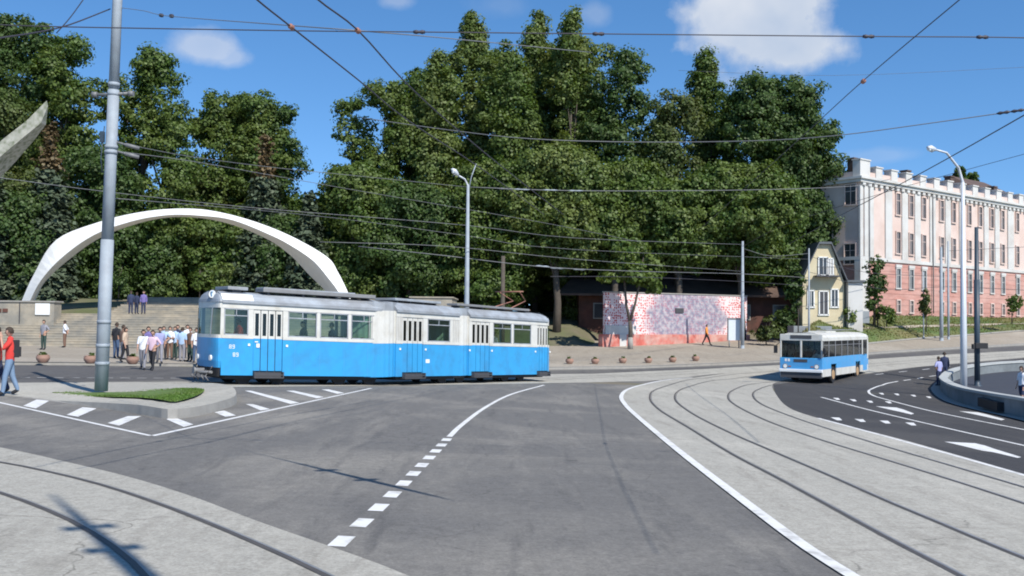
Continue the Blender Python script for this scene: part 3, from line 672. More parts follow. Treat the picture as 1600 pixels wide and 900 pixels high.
TREES = [
 (28, 26, 82, 97, 430, 'broad', 'tall dark green tree rising highest at the far left edge', 'dark'),
 (100, 52, 60, 94, 430, 'broad', 'tall green tree just left of the big grey pole, behind the spruce tip', 'mid'),
 (218, 78, 62, 96, 420, 'broad', 'tall green tree standing just right of the big grey pole', 'mid'),
 (-25, 120, 70, 88, 440, 'broad', 'yellowing tree half cut by the left edge behind the grey canopy', 'yellow'),
 (250, 150, 50, 94, 430, 'broad', 'slim green tree filling the dip right of the grey pole', 'mid'),
 (150, 225, 70, 91, 455, 'broad', 'dark tree low behind the left side of the arch', 'dark'),
 (25, 300, 60, 84, 470, 'broad', 'shady tree behind the stone entrance wall', 'dark'),
 (72, 192, 62, 85, 470, 'spruce', 'dark spruce with a brown dry tip below the grey canopy point', 'spruce'),
 (-20, 230, 60, 83, 470, 'spruce', 'dark spruce cut by the left edge of the picture', 'spruce'),
 (366, 146, 86, 103, 420, 'broad', 'flat topped tree standing alone against the sky behind the arch crown', 'mid'),
 (432, 160, 42, 102, 380, 'broad', 'slim tree with a side branch right of the flat topped tree', 'dark'),
 (310, 262, 56, 101, 440, 'broad', 'yellow green tree behind the top of the arch', 'yellow'),
 (410, 212, 60, 95, 450, 'spruce', 'grey green spruce with a dry brown tip seen over the arch', 'spruce'),
 (482, 300, 48, 92, 452, 'spruce', 'smaller grey green spruce above the right leg of the arch', 'spruce'),
 (240, 330, 52, 94, 445, 'broad', 'dark tree seen through the left half of the arch', 'dark'),
 (352, 330, 52, 95, 445, 'broad', 'green tree seen through the middle of the arch', 'mid'),
 (440, 340, 50, 94, 450, 'broad', 'dark tree seen through the right half of the arch', 'dark'),
 (548, 150, 36, 101, 240, 'broad', 'tree with a lone crooked branch reaching left into the sky', 'mid'),
 (606, 130, 62, 100, 430, 'broad', 'rounded tree left of the tall poplars', 'mid'),
 (560, 262, 66, 93, 450, 'broad', 'bright green bushy tree right of the arch top', 'mid'),
 (640, 290, 70, 92, 455, 'broad', 'tree left of the middle lamp post, below the poplars', 'dark'),
 (640, 108, 52, 104, 430, 'broad', 'tree behind the left flank of the poplar row', 'mid'),
 (775, 72, 56, 107, 430, 'broad', 'tree filling the sky behind the two tallest poplars', 'mid'),
 (862, 62, 60, 108, 430, 'broad', 'tree behind the slim middle poplar', 'light'),
 (925, 60, 42, 103, 430, 'broad', 'light green tree top on the right shoulder of the poplar row', 'light'),
 (905, 130, 66, 104, 430, 'broad', 'wide tree low behind the right half of the poplar row', 'mid'),
 (700, 150, 66, 104, 430, 'broad', 'wide tree low behind the left half of the poplar row', 'mid'),
 (1015, 190, 50, 103, 430, 'broad', 'tree closing the dip between the poplar row and the twin topped tree', 'dark'),
 (1135, 150, 52, 104, 430, 'broad', 'tree behind the left shoulder of the massive dark tree', 'mid'),
 (735, 20, 58, 101, 440, 'poplar', 'tallest poplar, above and right of the middle lamp', 'light'),
 (684, 88, 58, 98, 440, 'poplar', 'shorter poplar on the left flank of the poplar row', 'light'),
 (836, 26, 44, 103, 440, 'poplar', 'slim poplar in the middle of the poplar row', 'light'),
 (890, 22, 56, 99, 440, 'poplar', 'broad pale poplar in the right half of the poplar row', 'light'),
 (792, 78, 62, 97, 440, 'poplar', 'lower poplar filling the gap between the two highest poplars', 'mid'),
 (760, 250, 78, 91, 450, 'broad', 'spreading tree directly behind the middle lamp post', 'mid'),
 (870, 230, 80, 90, 440, 'broad', 'pale green spreading tree beneath the poplar row', 'light'),
 (962, 82, 62, 99, 430, 'broad', 'dark rounded tree right of the poplar row', 'dark'),
 (960, 250, 74, 91, 430, 'broad', 'green tree above the left end of the mural wall', 'mid'),
 (1100, 82, 44, 102, 430, 'poplar', 'upright tree with twin pointed tops left of the big dark tree', 'mid'),
 (1058, 150, 56, 96, 430, 'broad', 'olive brown tree above the mural wall', 'yellow'),
 (1060, 280, 72, 91, 425, 'broad', 'green tree low above the right half of the mural wall', 'mid'),
 (1195, 124, 96, 99, 420, 'broad', 'massive dark green tree beside the pink building', 'dark'),
 (1280, 188, 54, 99, 400, 'broad', 'dark crown overhanging the corner of the pink building', 'dark'),
 (1160, 260, 90, 92, 440, 'broad', 'green tree behind the slender light grey pole', 'mid'),
 (1240, 290, 60, 99, 450, 'broad', 'dark tree left of the small yellow house', 'dark')]
for t in TREES:
    grown = 'brown' in t[6]; tree(*t, grown=grown, nl=34 if t[2] > 80 else None)
def shrub(u, v, D, half, hgt, m, lab, z=None, name='shrub', leaf=.2, trunk=False, group=None, cat='shrub'):
    c = at(u, v, D); zz = z if z is not None else c.z; w = half / F * D; root = empty(name, (c.x, D, zz), lab, cat, group)
    lobes = [(random.uniform(-.5, .5) * w, random.uniform(-.4, .4) * w, (hgt * random.uniform(.3, .8) if not trunk else hgt * random.uniform(.5, .85)), w * .55, w * .55, hgt * .22) for _ in range(7)]
    link_mesh('foliage' if not trunk else 'crown', leaf_mesh('foliage', crown(lobes, leaf, 2.5, .32, 22), LEAF[m]), root)
    mb = MB(); mb.tube([(0, 0, -.1), (.03, 0, hgt * .4), (0, 0, hgt * .75)], [.06, .04, .015], 6)
    for k in range(4): mb.tube([(0, 0, hgt * .35), (random.uniform(-.5, .5) * w, random.uniform(-.4, .4) * w, hgt * .7)], [.03, .01], 5)
    mb.build('stem' if not trunk else 'trunk', K['bark'], root); return root
shrub(312, 449, 86, 17, 3.4, 'mid', 'tall clipped bright green bush under the arch centre', z=ZT); shrub(346, 449, 87, 18, 3.9, 'light', 'second clipped bush, right of the bright one under the arch', z=ZT)
shrub(185, 470, 84, 16, 3.8, 'dark', 'dark bush beside the grey pole at the top of the steps', z=ZT)
shrub(770, 470, 88, 22, 3.6, 'light', 'pale leafy bush behind the rear of the tram', z=hill(at(770, 470, 88).x, 88))
# wood behind everything, too thick to count
lobes = []
for k in range(60):
    u = -160 + k * 24.5; D = random.uniform(108, 122); vt = random.uniform(300, 360) if u < 1230 else 420; p = at(u, vt, D)
    lobes.append((p.x, D, p.z - 3, 3.2, 2.4, 3.6)); lobes.append((p.x + 1, D + 2, p.z - 8, 3.4, 2.4, 3.6))
o = link_mesh('distant_wood', leaf_mesh('distant_wood', crown(lobes, .6, .7, 1.3, 30), LEAF['dark'])); tag(o, 'dark mass of far woodland behind the park trees', 'wood', None, 'stuff')

# ================================================================== BUILDINGS
def frame_box(mb, P, D2, N2, t0, t1, z0, z1, d0, d1, mi=0):
    """box on a facade: t along the wall, d outward"""
    q = []
    for z in (z0, z1):
        for t, d in ((t0, d0), (t1, d0), (t1, d1), (t0, d1)): q.append(Vector((P.x, P.y, 0)) + D2 * t + N2 * d + Vector((0, 0, z)))
    mb.hexa(q, mi)
def pink_building():
    C = Vector((33.1, 95.2, 0)); d = Vector((.777, .629, 0)).normalized(); n = Vector((d.y, -d.x, 0)); e = -n; Lg = 62; Wd = 14; ZB = CZ + 1.0
    root = empty('pink_building', (C.x, C.y, ZB), 'long four storey building, pale pink above and salmon red below with white pilasters', 'building'); o0 = root.location
    def topx(u):
        k = (u - 800) / F / math.cos(0); 
        # solve (C + d t).x / y = k
        return (k * C.y - C.x) / (d.x - k * d.y)
    zbelt = CZ + 6.4; zcor = CZ + 14.0; ztop = CZ + 15.3
    mb = MB()
    frame_box(mb, C, d, n, 0, Lg, ZB - 3.5, zbelt, 0, -Wd); mb.build('lower_wall', K['salmon'], root, o0)['label'] = 'salmon red rusticated lower storeys'
    mb = MB(); frame_box(mb, C, d, n, .02, Lg - .02, zbelt, zcor, -.02, -Wd + .02); mb.build('upper_wall', K['palepink'], root, o0)
    mb = MB(); frame_box(mb, C, d, n, -.15, Lg, zbelt - .15, zbelt + .18, .14, -Wd); mb.build('belt_course', K['stucco_w'], root, o0)
    mb = MB(); frame_box(mb, C, d, n, -.5, Lg, zcor, zcor + .22, .5, -Wd); frame_box(mb, C, d, n, -.3, Lg, zcor - .3, zcor, .3, -Wd)
    t = 0.2
    while t < Lg: frame_box(mb, C, d, n, t, t + .5, zcor - .62, zcor - .3, .24, .0); t += 1.0
    mb.build('cornice', K['stucco_w'], root, o0)
    mb = MB(); frame_box(mb, C, d, n, -.1, Lg, zcor + .22, ztop - .55, .1, -.25); frame_box(mb, C, d, n, -.1, .2, zcor + .22, ztop - .55, .1, -Wd); t = 0
    mb.build('parapet', K['palepink'], root, o0)
    t = -.25
    while t < Lg: 
        w = 1.7 if t < 0 else 1.15; mb = MB(); frame_box(mb, C, d, n, t, t + w, zcor + .222, ztop if t > 0 else ztop + .5, .2, -.6); frame_box(mb, C, d, n, t - .08, t + w + .08, ztop if t > 0 else ztop + .5, (ztop if t > 0 else ztop + .5) + .12, .28, -.68)
        mb.build('parapet_block', K['stucco_w'], root, o0); t += 2.75
    mb = MB(); frame_box(mb, C, d, n, .5, Lg, zcor + .5, zcor + .6, -.7, -Wd + .2)
    a, b = C + d * .6 - n * .8, C + d * Lg - n * .8; c2, d2 = a - n * 12.4, b - n * 12.4; r1, r2 = a - n * 6 + d * 5, b - n * 6
    for q in ([a + Vector((0, 0, zcor + .62)), b + Vector((0, 0, zcor + .62)), r2 + Vector((0, 0, zcor + 1.6)), r1 + Vector((0, 0, zcor + 1.6))], [d2 + Vector((0, 0, zcor + .62)), c2 + Vector((0, 0, zcor + .62)), r1 + Vector((0, 0, zcor + 1.6)), r2 + Vector((0, 0, zcor + 1.6))], [c2 + Vector((0, 0, zcor + .62)), a + Vector((0, 0, zcor + .62)), r1 + Vector((0, 0, zcor + 1.6))]): mb.face(q)
    mb.build('roof', K['brownroof'], root, o0)
    # pilasters (white) of the upper storeys
    pl = [(-.12, 2.6), (4.1, 1.5)]; ptx = [topx(u) for u in (1413.5, 1433.5, 1457, 1481, 1503)]
    pil = [(-.12, .5), (.62, 1.6), (topx(1383), 1.2)] + [(x - .55, 1.1) for x in ptx] + [(topx(1541) - .5, 1.0), (topx(1558) - .5, 1.0), (topx(1578) - .5, 1.4)]
    x = topx(1604)
    while x < Lg - 3: pil.append((x, 1.1)); x += 3.0
    for x, w in pil:
        mb = MB(); frame_box(mb, C, d, n, x, x + w, zbelt + .19, zcor - .64, .12, -.05); mb.build('pilaster', K['stucco_w'], root, o0)
    mb = MB(); frame_box(mb, C, d, n, -.14, 1.3, ZB, zbelt - .16, .13, -.5); mb.build('pilaster', K['stucco_w'], root, o0)
    mb = MB(); z = ZB + .5
    while z < zbelt - .4: frame_box(mb, C, d, n, 1.31, Lg, z, z + .05, .025, -.02); z += .55
    mb.build('string_lines', K['salmon'], root, o0)
    wu = [1403.3, 1423.6, 1443.5, 1471.6, 1490.3, 1515, 1532, 1550, 1567, 1590]
    wt = [topx(u) for u in wu]; x = wt[-1] + 3.0
    while x < Lg - 2: wt.append(x); x += 2.9
    rows = [(CZ + 11.05, 2.1, 0), (CZ + 7.2, 2.1, 0), (CZ + 3.75, 1.9, 1), (CZ + 1.35, 1.15, 2)]
    def window(P, dd, nn, t, z, w, h, kind):
        fr = MB(); 
        for a0, a1, b0, b1 in ((t - w / 2 - .1, t - w / 2, z, z + h), (t + w / 2, t + w / 2 + .1, z, z + h), (t - w / 2 - .1, t + w / 2 + .1, z + h, z + h + .12), (t - w / 2 - .18, t + w / 2 + .18, z - .12, z)):
            frame_box(fr, P, dd, nn, a0, a1, b0, b1, .13, 0.0)
        frame_box(fr, P, dd, nn, t - .03, t + .03, z, z + h, .05, .012); frame_box(fr, P, dd, nn, t - w / 2, t + w / 2, z + h * .66, z + h * .66 + .05, .05, .012)
        if kind == 1: frame_box(fr, P, dd, nn, t - w / 2 - .2, t + w / 2 + .2, z + h + .121, z + h + .42, .17, 0)
        f = fr.build('window', K['stucco_w'] if kind == 1 else K['palepink'], root, o0)
        g = MB(); frame_box(g, P, dd, nn, t - w / 2, t + w / 2, z, z + h, .03, -.02); q = g.build('pane', K['winglass'], f, o0)
    for t in wt:
        for z, h, k in rows: window(C, d, n, t, z, .70 if k < 2 else .6, h, k)
    for t in (1.35, wt[2] + 1.6, wt[4] + 1.5, wt[-3] + 1.4):
        mb = MB(); mb.tube([C + d * t + n * .2 + Vector((0, 0, ZB + .3)), C + d * t + n * .2 + Vector((0, 0, zcor - .4))], .06, 6); mb.build('drainpipe', K['mgrey'], root, o0)
    # short end wall facing left
    def endt(u):
        k = (u - 800) / F; return (k * C.y - C.x) / (e.x - k * e.y)
    for u, z, h in ((1330, CZ + 11.6, 1.9), (1329, CZ + 5.9, 1.9), (1293, CZ + 8.3, 1.5)):
        window(C, e, -d, endt(u), z, 1.15, h, 0)
    window(C, e, -d, endt(1329) + 4.5, CZ + 11.6, 1.5, 1.9, 0)
    for t, hh in ((1.2, 1.5), (11, 1.3), (20, 1.6), (30, 1.4)):
        mb = MB(); frame_box(mb, C, d, n, t, t + .7, zcor + .6, ztop + hh - .6, -1.4, -2.1); frame_box(mb, C, d, n, t - .08, t + .78, ztop + hh - .6, ztop + hh - .45, -1.32, -2.18); mb.build('chimney', K['brownroof'], root, o0)
    # brick attic gable far right
    mb = MB(); t0 = topx(1566); frame_box(mb, C, d, n, t0, t0 + 9, zcor + .6, zcor + 2.3, -3.5, -9)
    A = C + d * t0 - n * 3.3; 
    for s0, s1 in ((0, 1),):
        p = [A + Vector((0, 0, zcor + 2.3)), A + d * 9 + Vector((0, 0, zcor + 2.3)), A + d * 9 - n * 6 + Vector((0, 0, zcor + 2.3)), A - n * 6 + Vector((0, 0, zcor + 2.3))]; q = [A + d * 1 - n * 3 + Vector((0, 0, zcor + 3.9)), A + d * 9 - n * 3 + Vector((0, 0, zcor + 3.9))]
        mb.face([p[0], p[1], q[1], q[0]]); mb.face([p[2], p[3], q[0], q[1]]); mb.face([p[3], p[0], q[0]]); mb.face([p[1], p[2], q[1]])
    mb.build('attic', K['brownroof'], root, o0)
    return C, d, n, ZB
PB = pink_building()
for u, v, hf in ((1500, 262, 11), (1519, 272, 9)):
    D = 128; c = at(u, v, D); root = empty('spruce_tree', (c.x, D, CZ), 'dark conifer %s peeping over the pink building roof' % ('taller' if u == 1500 else 'shorter, right of the other one,'), 'tree', 'conifers behind the roof')
    C_, N_ = [], []; H = c.z - CZ
    for i in range(26):
        q = i / 26; z = H * (.55 + .45 * q); R = 2.6 * (1 - q) ** .8
        for a in np.linspace(0, 6.28, 12): P = np.stack([np.cos(a) * R * np.linspace(.1, 1, 7), np.sin(a) * R * np.linspace(.1, 1, 7), z - .4 * np.linspace(0, 1, 7)], 1); P = np.repeat(P, 2, 0) + rs.normal(size=(14, 3)) * .25; C_.append(P); N_.append(rs.normal(size=P.shape) + [0, 0, .8])
    C_ = np.concatenate(C_); N_ = np.concatenate(N_); N_ /= np.linalg.norm(N_, axis=1)[:, None]
    link_mesh('crown', leaf_mesh('crown', quads(C_, N_, .5), LEAF['dark']), root); mb = MB(); mb.tube([(0, 0, 0), (0, 0, H)], [.3, .03]); mb.build('trunk', K['bark'], root)

# grass bank in front of the pink building
def bank():
    near = smooth(gp([(1236, 548), (1290, 544), (1340, 541), (1420, 533), (1500, 527), (1600, 519), (1700, 513), (1800, 508)]), 4)
    C, d, n, ZB = PB; farp = []
    for p in near:
        k = p.x / p.y; farp.append(p)
    m_ = len(near); mb = MB(); NS = 12
    A0 = Vector((27.0, 93.2)); A1 = C.xy + d.xy * 60; rows = []
    for i, p in enumerate(near):
        q = C.xy + d.xy * (-7 + 67 * (i / (m_ - 1))) + n.xy * .25; zq = (CZ + .55 if i < 4 else ZB + .02)
        row = []
        for s in range(NS + 1):
            t = s / NS; x, y = p.x + (q.x - p.x) * t, p.y + (q.y - p.y) * t; g = G(p.x, p.y) + .16; hh = t ** .62
            row.append((x, y, g * (1 - hh) + zq * hh + (random.uniform(-.06, .06) if 0 < s < NS else 0)))
        rows.append(row)
    for i in range(m_ - 1):
        for s in range(NS): mb.face([rows[i][s], rows[i + 1][s], rows[i + 1][s + 1], rows[i][s + 1]], 0, True)
    o = mb.build('grass_bank', K['grass']); tag(o, None, None, None, 'structure')
    mb = MB(); k = 0
    while k < 9000:
        i = random.randrange(m_ - 1); s = random.randrange(NS); a, b = Vector(rows[i][s]), Vector(rows[i + 1][s]); c = Vector(rows[i][s + 1]); u_, v_ = random.random(), random.random(); p = a + (b - a) * u_ + (c - a) * v_
        an = random.uniform(0, 6.28); w = .06; mb.face([p + Vector((-w * math.cos(an), -w * math.sin(an), 0)), p + Vector((w * math.cos(an), w * math.sin(an), 0)), p + Vector((0, 0, random.uniform(.06, .22)))]); k += 1
    K['tuft'] = leaf_mat('dry_grass', (.12, .15, .04), (.22, .19, .08)); tag(mb.build('grass', K['tuft']), 'grass on the slope below the pink building', 'grass', None, 'stuff')
    mb = MB(); P = resample(near, 1.0)
    for a, b in zip(P, P[1:]):
        za, zb = G(a.x, a.y) + .13, G(b.x, b.y) + .13; o1 = Vector((0, -.25))
        mb.face([(a.x, a.y - .3, za), (b.x, b.y - .3, zb), (b.x, b.y - .3, zb + .12), (a.x, a.y - .3, za + .12)]); mb.face([(a.x, a.y - .3, za + .12), (b.x, b.y - .3, zb + .12), (b.x, b.y, zb + .12), (a.x, a.y, za + .12)])
    tag(mb.build('kerb', K['kerb']), kind='structure')
    # a worn footpath across the slope
    mb = MB(); pr = None
    for i in range(5, m_):
        a = Vector(rows[i][4]) + Vector((0, 0, .05)); b = Vector(rows[i][5]) + Vector((0, 0, .05))
        if pr: mb.face([pr[0], a, b, pr[1]])
        pr = (a, b)
    tag(mb.build('path', K['paving']), kind='structure')
bank()
# small yellow house
def yellow_house():
    D = 90.0; x0 = at(1254, 480, D).x; x1 = at(1319, 480, D).x; zb = CZ - .6; ze = at(1254, 440, D).z; za = at(1292, 382, D).z; xm = (x0 + x1) / 2 + .1
    root = empty('yellow_house', (xm, D, zb), 'small yellow gabled house with a balcony, tucked against the pink building', 'house'); o0 = root.location
    mb = MB(); L_ = 3.2
    f = [(x0, D, zb - 1.5), (x1, D, zb - 1.5), (x1, D, ze), (xm + .55, D, za), (xm - .55, D, za), (x0, D, ze)]; mb.face(f); bk = [(x, y + L_, z) for x, y, z in f]; mb.face(bk[::-1])
    for i in range(6):
        j = (i + 1) % 6; mb.face([f[i], bk[i], bk[j], f[j]][::-1])
    mb.build('wall', K['yellow'], root, o0)
    mb = MB()
    def slab(a, b):
        q = [(a[0], D - .35, a[1]), (b[0], D - .35, b[1]), (b[0], D + L_, b[1]), (a[0], D + L_, a[1])]; mb.hexa([(x, y, z + .02) for x, y, z in q] + [(x, y, z + .22) for x, y, z in q])
    slab((x0 - .35, ze - .35), (xm - .55, za)); slab((xm + .55, za), (x1 + .35, ze - .35)); slab((xm - .55, za + .004), (xm + .55, za + .004)); mb.build('roof', K['greyroof'], root, o0)
    def win(u, v0, v1, w, m, name='window'):
        w *= .8
        a, b = at(u, v0, D - .05), at(u, v1, D - .05); f = MB(); h = a.z - b.z; cz = (a.z + b.z) / 2
        for dx, dz, sx, sz in ((-w / 2, 0, .1, h), (w / 2, 0, .1, h), (0, h / 2, w + .1, .1), (0, -h / 2, w + .2, .12), (0, 0, .05, h)): f.box((a.x + dx, D - .05, cz + dz), (sx, .12, sz))
        f = f.build(name, K['white'], root, o0); g = MB(); g.box((a.x, D - .03, cz), (w - .1, .08, h - .1)); g.build('pane' if name == 'window' else 'panel', m, f, o0)
    win(1286, 402, 430, 1.0, K['winglass']); win(1297, 404, 430, .7, K['stucco_w'], 'shutter'); win(1304, 452, 480, .8, K['winglass']); win(1267, 454, 480, .7, K['winglass']); win(1287, 455, 492, 1.0, K['dgrey'], 'door')
    mb = MB(); a = at(1290, 432, D); mb.box((a.x, D - .5, a.z), (2.2, 1.0, .12))
    for k in range(9): mb.box((a.x - 1.05 + k * .26, D - .96, a.z + .4), (.03, .03, .75))
    mb.box((a.x, D - .96, a.z + .8), (2.2, .05, .05)); mb.build('balcony', K['dgrey'], root, o0)
    mb = MB(); a = at(1328, 440, D); xl, xr = at(1322.5, 450, D).x, at(1345, 450, D).x; mb.box(((xl + xr) / 2, D + .6, (a.z + zb) / 2 - .1), (xr - xl, 2.2, a.z - zb)); mb.build('porch', K['stucco_w'], root, o0)
    mb = MB(); mb.box(((xl + xr) / 2, D + .55, a.z + .02), (xr - xl + .3, 2.6, .18)); mb.build('porch_roof', K['greyroof'], root, o0)
yellow_house()
# concrete ramp walls below the yellow house
root = empty('ramp_wall', (28, 89, G(28, 89)), 'grey concrete stair block in front of the yellow house', 'wall'); mb = MB()
a, b = at(1240, 500, 88), at(1300, 500, 88); z0 = G(26, 88)
mb.box(((a.x + b.x) / 2, 89, z0 + .7), (b.x - a.x, 2.0, 1.9)); mb.box(((a.x + b.x) / 2 + .4, 87.6, z0 + .35), (b.x - a.x - 1.0, .9, 1.2)); mb.build('block', K['slate'], root, root.location, bevel=.03)
mb = MB(); a, b = at(1325, 488, 90.5), at(1358, 488, 90.5); mb.box(((a.x + b.x) / 2, 91, CZ + .75), (b.x - a.x, 1.2, 1.1)); mb.build('block', K['slate'], root, root.location, bevel=.03)
# ivy covered tree against the corner
def corner_tree():
    D = 91.8; c = at(1366, 500, D); root = empty('small_tree', (c.x, D, CZ + .2), 'narrow dark tree standing against the corner of the pink building', 'tree')
    lobes = [(random.uniform(-.5, .5), random.uniform(-.3, .3), random.uniform(3.0, 5.8), .75, .6, .7) for _ in range(12)] + [(random.uniform(-.4, .6), 0, random.uniform(.6, 3), .45, .4, .6) for _ in range(7)]
    link_mesh('crown', leaf_mesh('crown', crown(lobes, .2, 2.4, .35, 24), LEAF['dark']), root); mb = MB(); mb.tube([(0, 0, -.4), (.05, 0, 2.5), (0, 0, 5.2)], [.14, .10, .03]); mb.tube([(.3, 0, -.4), (.4, .1, 2), (.2, 0, 4)], [.08, .06, .02]); mb.build('trunk', K['bark'], root)
corner_tree()
shrub(1247, 520, 87.5, 24, 6.9, 'dark', 'small dark tree hiding the left side of the yellow house', z=G(24, 88) + .3, name='small_tree', leaf=.24, trunk=True, cat='tree')
shrub(1330, 498, 90, 14, 1.9, 'light', 'pale low bush on the bank left of the ivy covered tree', z=CZ)
shrub(1385, 496, 91, 14, 2.0, 'mid', 'small bush at the foot of the pink building', z=CZ)
shrub(1447, 515, 92, 13, 3.6, 'yellow', 'thin young tree left of the paired grey poles', z=CZ - .4, name='young_tree', leaf=.18, trunk=True, cat='tree', group='young trees on the bank')
shrub(1581, 500, 96, 15, 3.0, 'mid', 'thin young tree on the bank near the right edge', z=CZ + .4, name='young_tree', leaf=.18, trunk=True, cat='tree', group='young trees on the bank')
shrub(1197, 512, 86, 24, 2.9, 'yellow', 'yellow green bush between the mural wall and the blue bus', z=G(23, 86) + .1, leaf=.22)
shrub(1225, 500, 91, 26, 3.0, 'dark', 'dark bush behind the yellow green one', z=G(26, 90) + .1, leaf=.26)

# low brown roofed building and brick shed behind the mural
def low_building():
    D = 94.6; x0, x1 = at(905, 470, D).x, at(1252, 470, D).x; zb = CZ - 2.4; ze = at(1050, 462, D).z; zr = at(1050, 433, D + 5).z
    root = empty('brick_pavilion', ((x0 + x1) / 2, D, zb), 'long low red brick building with a brown sheet roof behind the mural', 'building'); o0 = root.location
    mb = MB(); mb.box(((x0 + x1) / 2, D + 5, (zb + ze) / 2), (x1 - x0, 9.5, ze - zb)); mb.build('wall', K['brick'], root, o0)
    mb = MB(); q = [(x0 - 2.2, D - 1.2, ze - .1), (x1 + .3, D - 1.2, ze - .1), (x1 - 1, D + 5, zr), (x0, D + 5, zr)]; mb.hexa(q + [(x, y, z + .2) for x, y, z in q])
    q = [(x0, D + 5.01, zr), (x1 - 1, D + 5.01, zr), (x1 + .3, D + 10.5, ze), (x0 - 2.2, D + 10.5, ze)]; mb.hexa(q + [(x, y, z + .2) for x, y, z in q]); mb.build('roof', K['brownroof'], root, o0)
    for k in range(6):
        x = x0 + 2 + k * (x1 - x0 - 4) / 5; f = MB(); f.box((x, D + .22, ze - 1.5), (1.3, .12, 1.5)); f = f.build('window', K['kerb'], root, o0); g = MB(); g.box((x, D + .2, ze - 1.5), (1.1, .14, 1.3)); g.build('pane', K['winglass'], f, o0)
low_building()
# small ornamental buildings peeping between the trunks
for u, v0, v1, w, D, lab in ((1080, 412, 470, .9, 99.6, 'ochre ornamental turret standing behind the mural'), (1043, 440, 470, .55, 99, 'slimmer ochre post left of the ochre turret')):
    pass
def mural():
    A = at(946, 500, 84); B = at(1167, 500, 92); Zt0 = at(949, 455, 84).z; Zt1 = at(1167, 465, 92).z; A.z = B.z = 0
    d = (B - A).normalized(); L_ = (B - A).length; n = Vector((d.y, -d.x, 0)); zb = CZ - 2.45; zt = (Zt0 + Zt1) / 2; zp = CZ - .95
    root = empty('mural_wall', (A.x, A.y, zb), 'free standing wall painted in pink and red dots with dappled shade coloured grey violet into its middle', 'mural'); o0 = root.location
    m = bpy.data.materials.new('mural_paint_shade'); m.use_nodes = True; nt = m.node_tree; N = nt.nodes.new; Lk = nt.links.new; b = nt.nodes['Principled BSDF']; b.inputs['Roughness'].default_value = .8
    tc = N('ShaderNodeTexCoord'); mp = N('ShaderNodeMapping'); mp.inputs['Rotation'].default_value[2] = -math.atan2(d.y, d.x); Lk(tc.outputs['Object'], mp.inputs[0])
    vo = N('ShaderNodeTexVoronoi'); vo.inputs['Scale'].default_value = 4.6; vo.inputs['Randomness'].default_value = .45; Lk(mp.outputs[0], vo.inputs['Vector'])
    sp = N('ShaderNodeSeparateXYZ'); Lk(mp.outputs[0], sp.inputs[0])
    no = N('ShaderNodeTexNoise'); no.inputs['Scale'].default_value = .9; no.inputs['Detail'].default_value = 5; Lk(mp.outputs[0], no.inputs['Vector'])
    def mth(op, a, bb=None, clamp=False):
        k = N('ShaderNodeMath'); k.operation = op; k.use_clamp = clamp
        for i, v in enumerate((a, bb)):
            if v is None: continue
            if isinstance(v, (int, float)): k.inputs[i].default_value = v
            else: Lk(v, k.inputs[i])
        return k.outputs[0]
    dot = mth('LESS_THAN', vo.outputs['Distance'], mth('ADD', .0, mth('MULTIPLY', no.outputs[0], .72)))
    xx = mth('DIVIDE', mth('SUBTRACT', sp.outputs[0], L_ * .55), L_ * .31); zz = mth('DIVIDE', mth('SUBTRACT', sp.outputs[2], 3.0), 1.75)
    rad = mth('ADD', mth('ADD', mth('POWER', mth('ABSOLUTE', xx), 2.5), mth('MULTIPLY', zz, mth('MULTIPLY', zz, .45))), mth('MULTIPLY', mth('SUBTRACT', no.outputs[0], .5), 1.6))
    mid_shade = mth('MULTIPLY', mth('SUBTRACT', 1.05, rad), 2.2, True)  # dappled tree shade over the middle, mixed into the wall colour as grey violet
    def mixc(f, a, c):
        k = N('ShaderNodeMix'); k.data_type = 'RGBA'; Lk(f, k.inputs[0])
        for i, v in ((6, a), (7, c)):
            if isinstance(v, tuple): k.inputs[i].default_value = (*v, 1)
            else: Lk(v, k.inputs[i])
        return k.outputs[2]
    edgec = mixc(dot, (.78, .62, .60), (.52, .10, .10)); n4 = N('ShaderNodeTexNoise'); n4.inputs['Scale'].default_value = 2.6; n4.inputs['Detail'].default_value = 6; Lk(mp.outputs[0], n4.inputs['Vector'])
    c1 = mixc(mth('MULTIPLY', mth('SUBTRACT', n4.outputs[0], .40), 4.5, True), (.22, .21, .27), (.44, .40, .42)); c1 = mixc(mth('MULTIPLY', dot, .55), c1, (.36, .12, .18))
    Lk(mixc(mid_shade, edgec, c1), b.inputs['Base Color'])
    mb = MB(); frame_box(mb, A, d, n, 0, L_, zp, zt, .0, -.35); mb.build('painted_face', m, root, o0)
    mb = MB(); frame_box(mb, A, d, n, -.35, L_ + .3, zb, zp, .10, -.5); K['plinth'] = mat('red_plinth', (.50, .12, .09), .85, .2, 2, c2=(.52, .33, .28), c2s=.9); mb.build('plinth', K['plinth'], root, o0)
    mb = MB(); frame_box(mb, A, d, n, 1.4, 2.1, zb, zp, .14, -.2); frame_box(mb, A, d, n, 0, 3.2, zp, zp + .75, .05, -.1); mb.build('white_base', K['stucco_w'], root, o0)
    mb = MB(); t = L_ * .47; frame_box(mb, A, d, n, t, t + .9, CZ + .95, CZ + 1.35, .1, -.1); mb.build('plaque', K['dgrey'], root, o0)
    mb = MB(); frame_box(mb, A, d, n, -.05, L_ + .05, zt, zt + .1, .06, -.42); mb.build('coping', K['kerb'], root, o0)
mural()
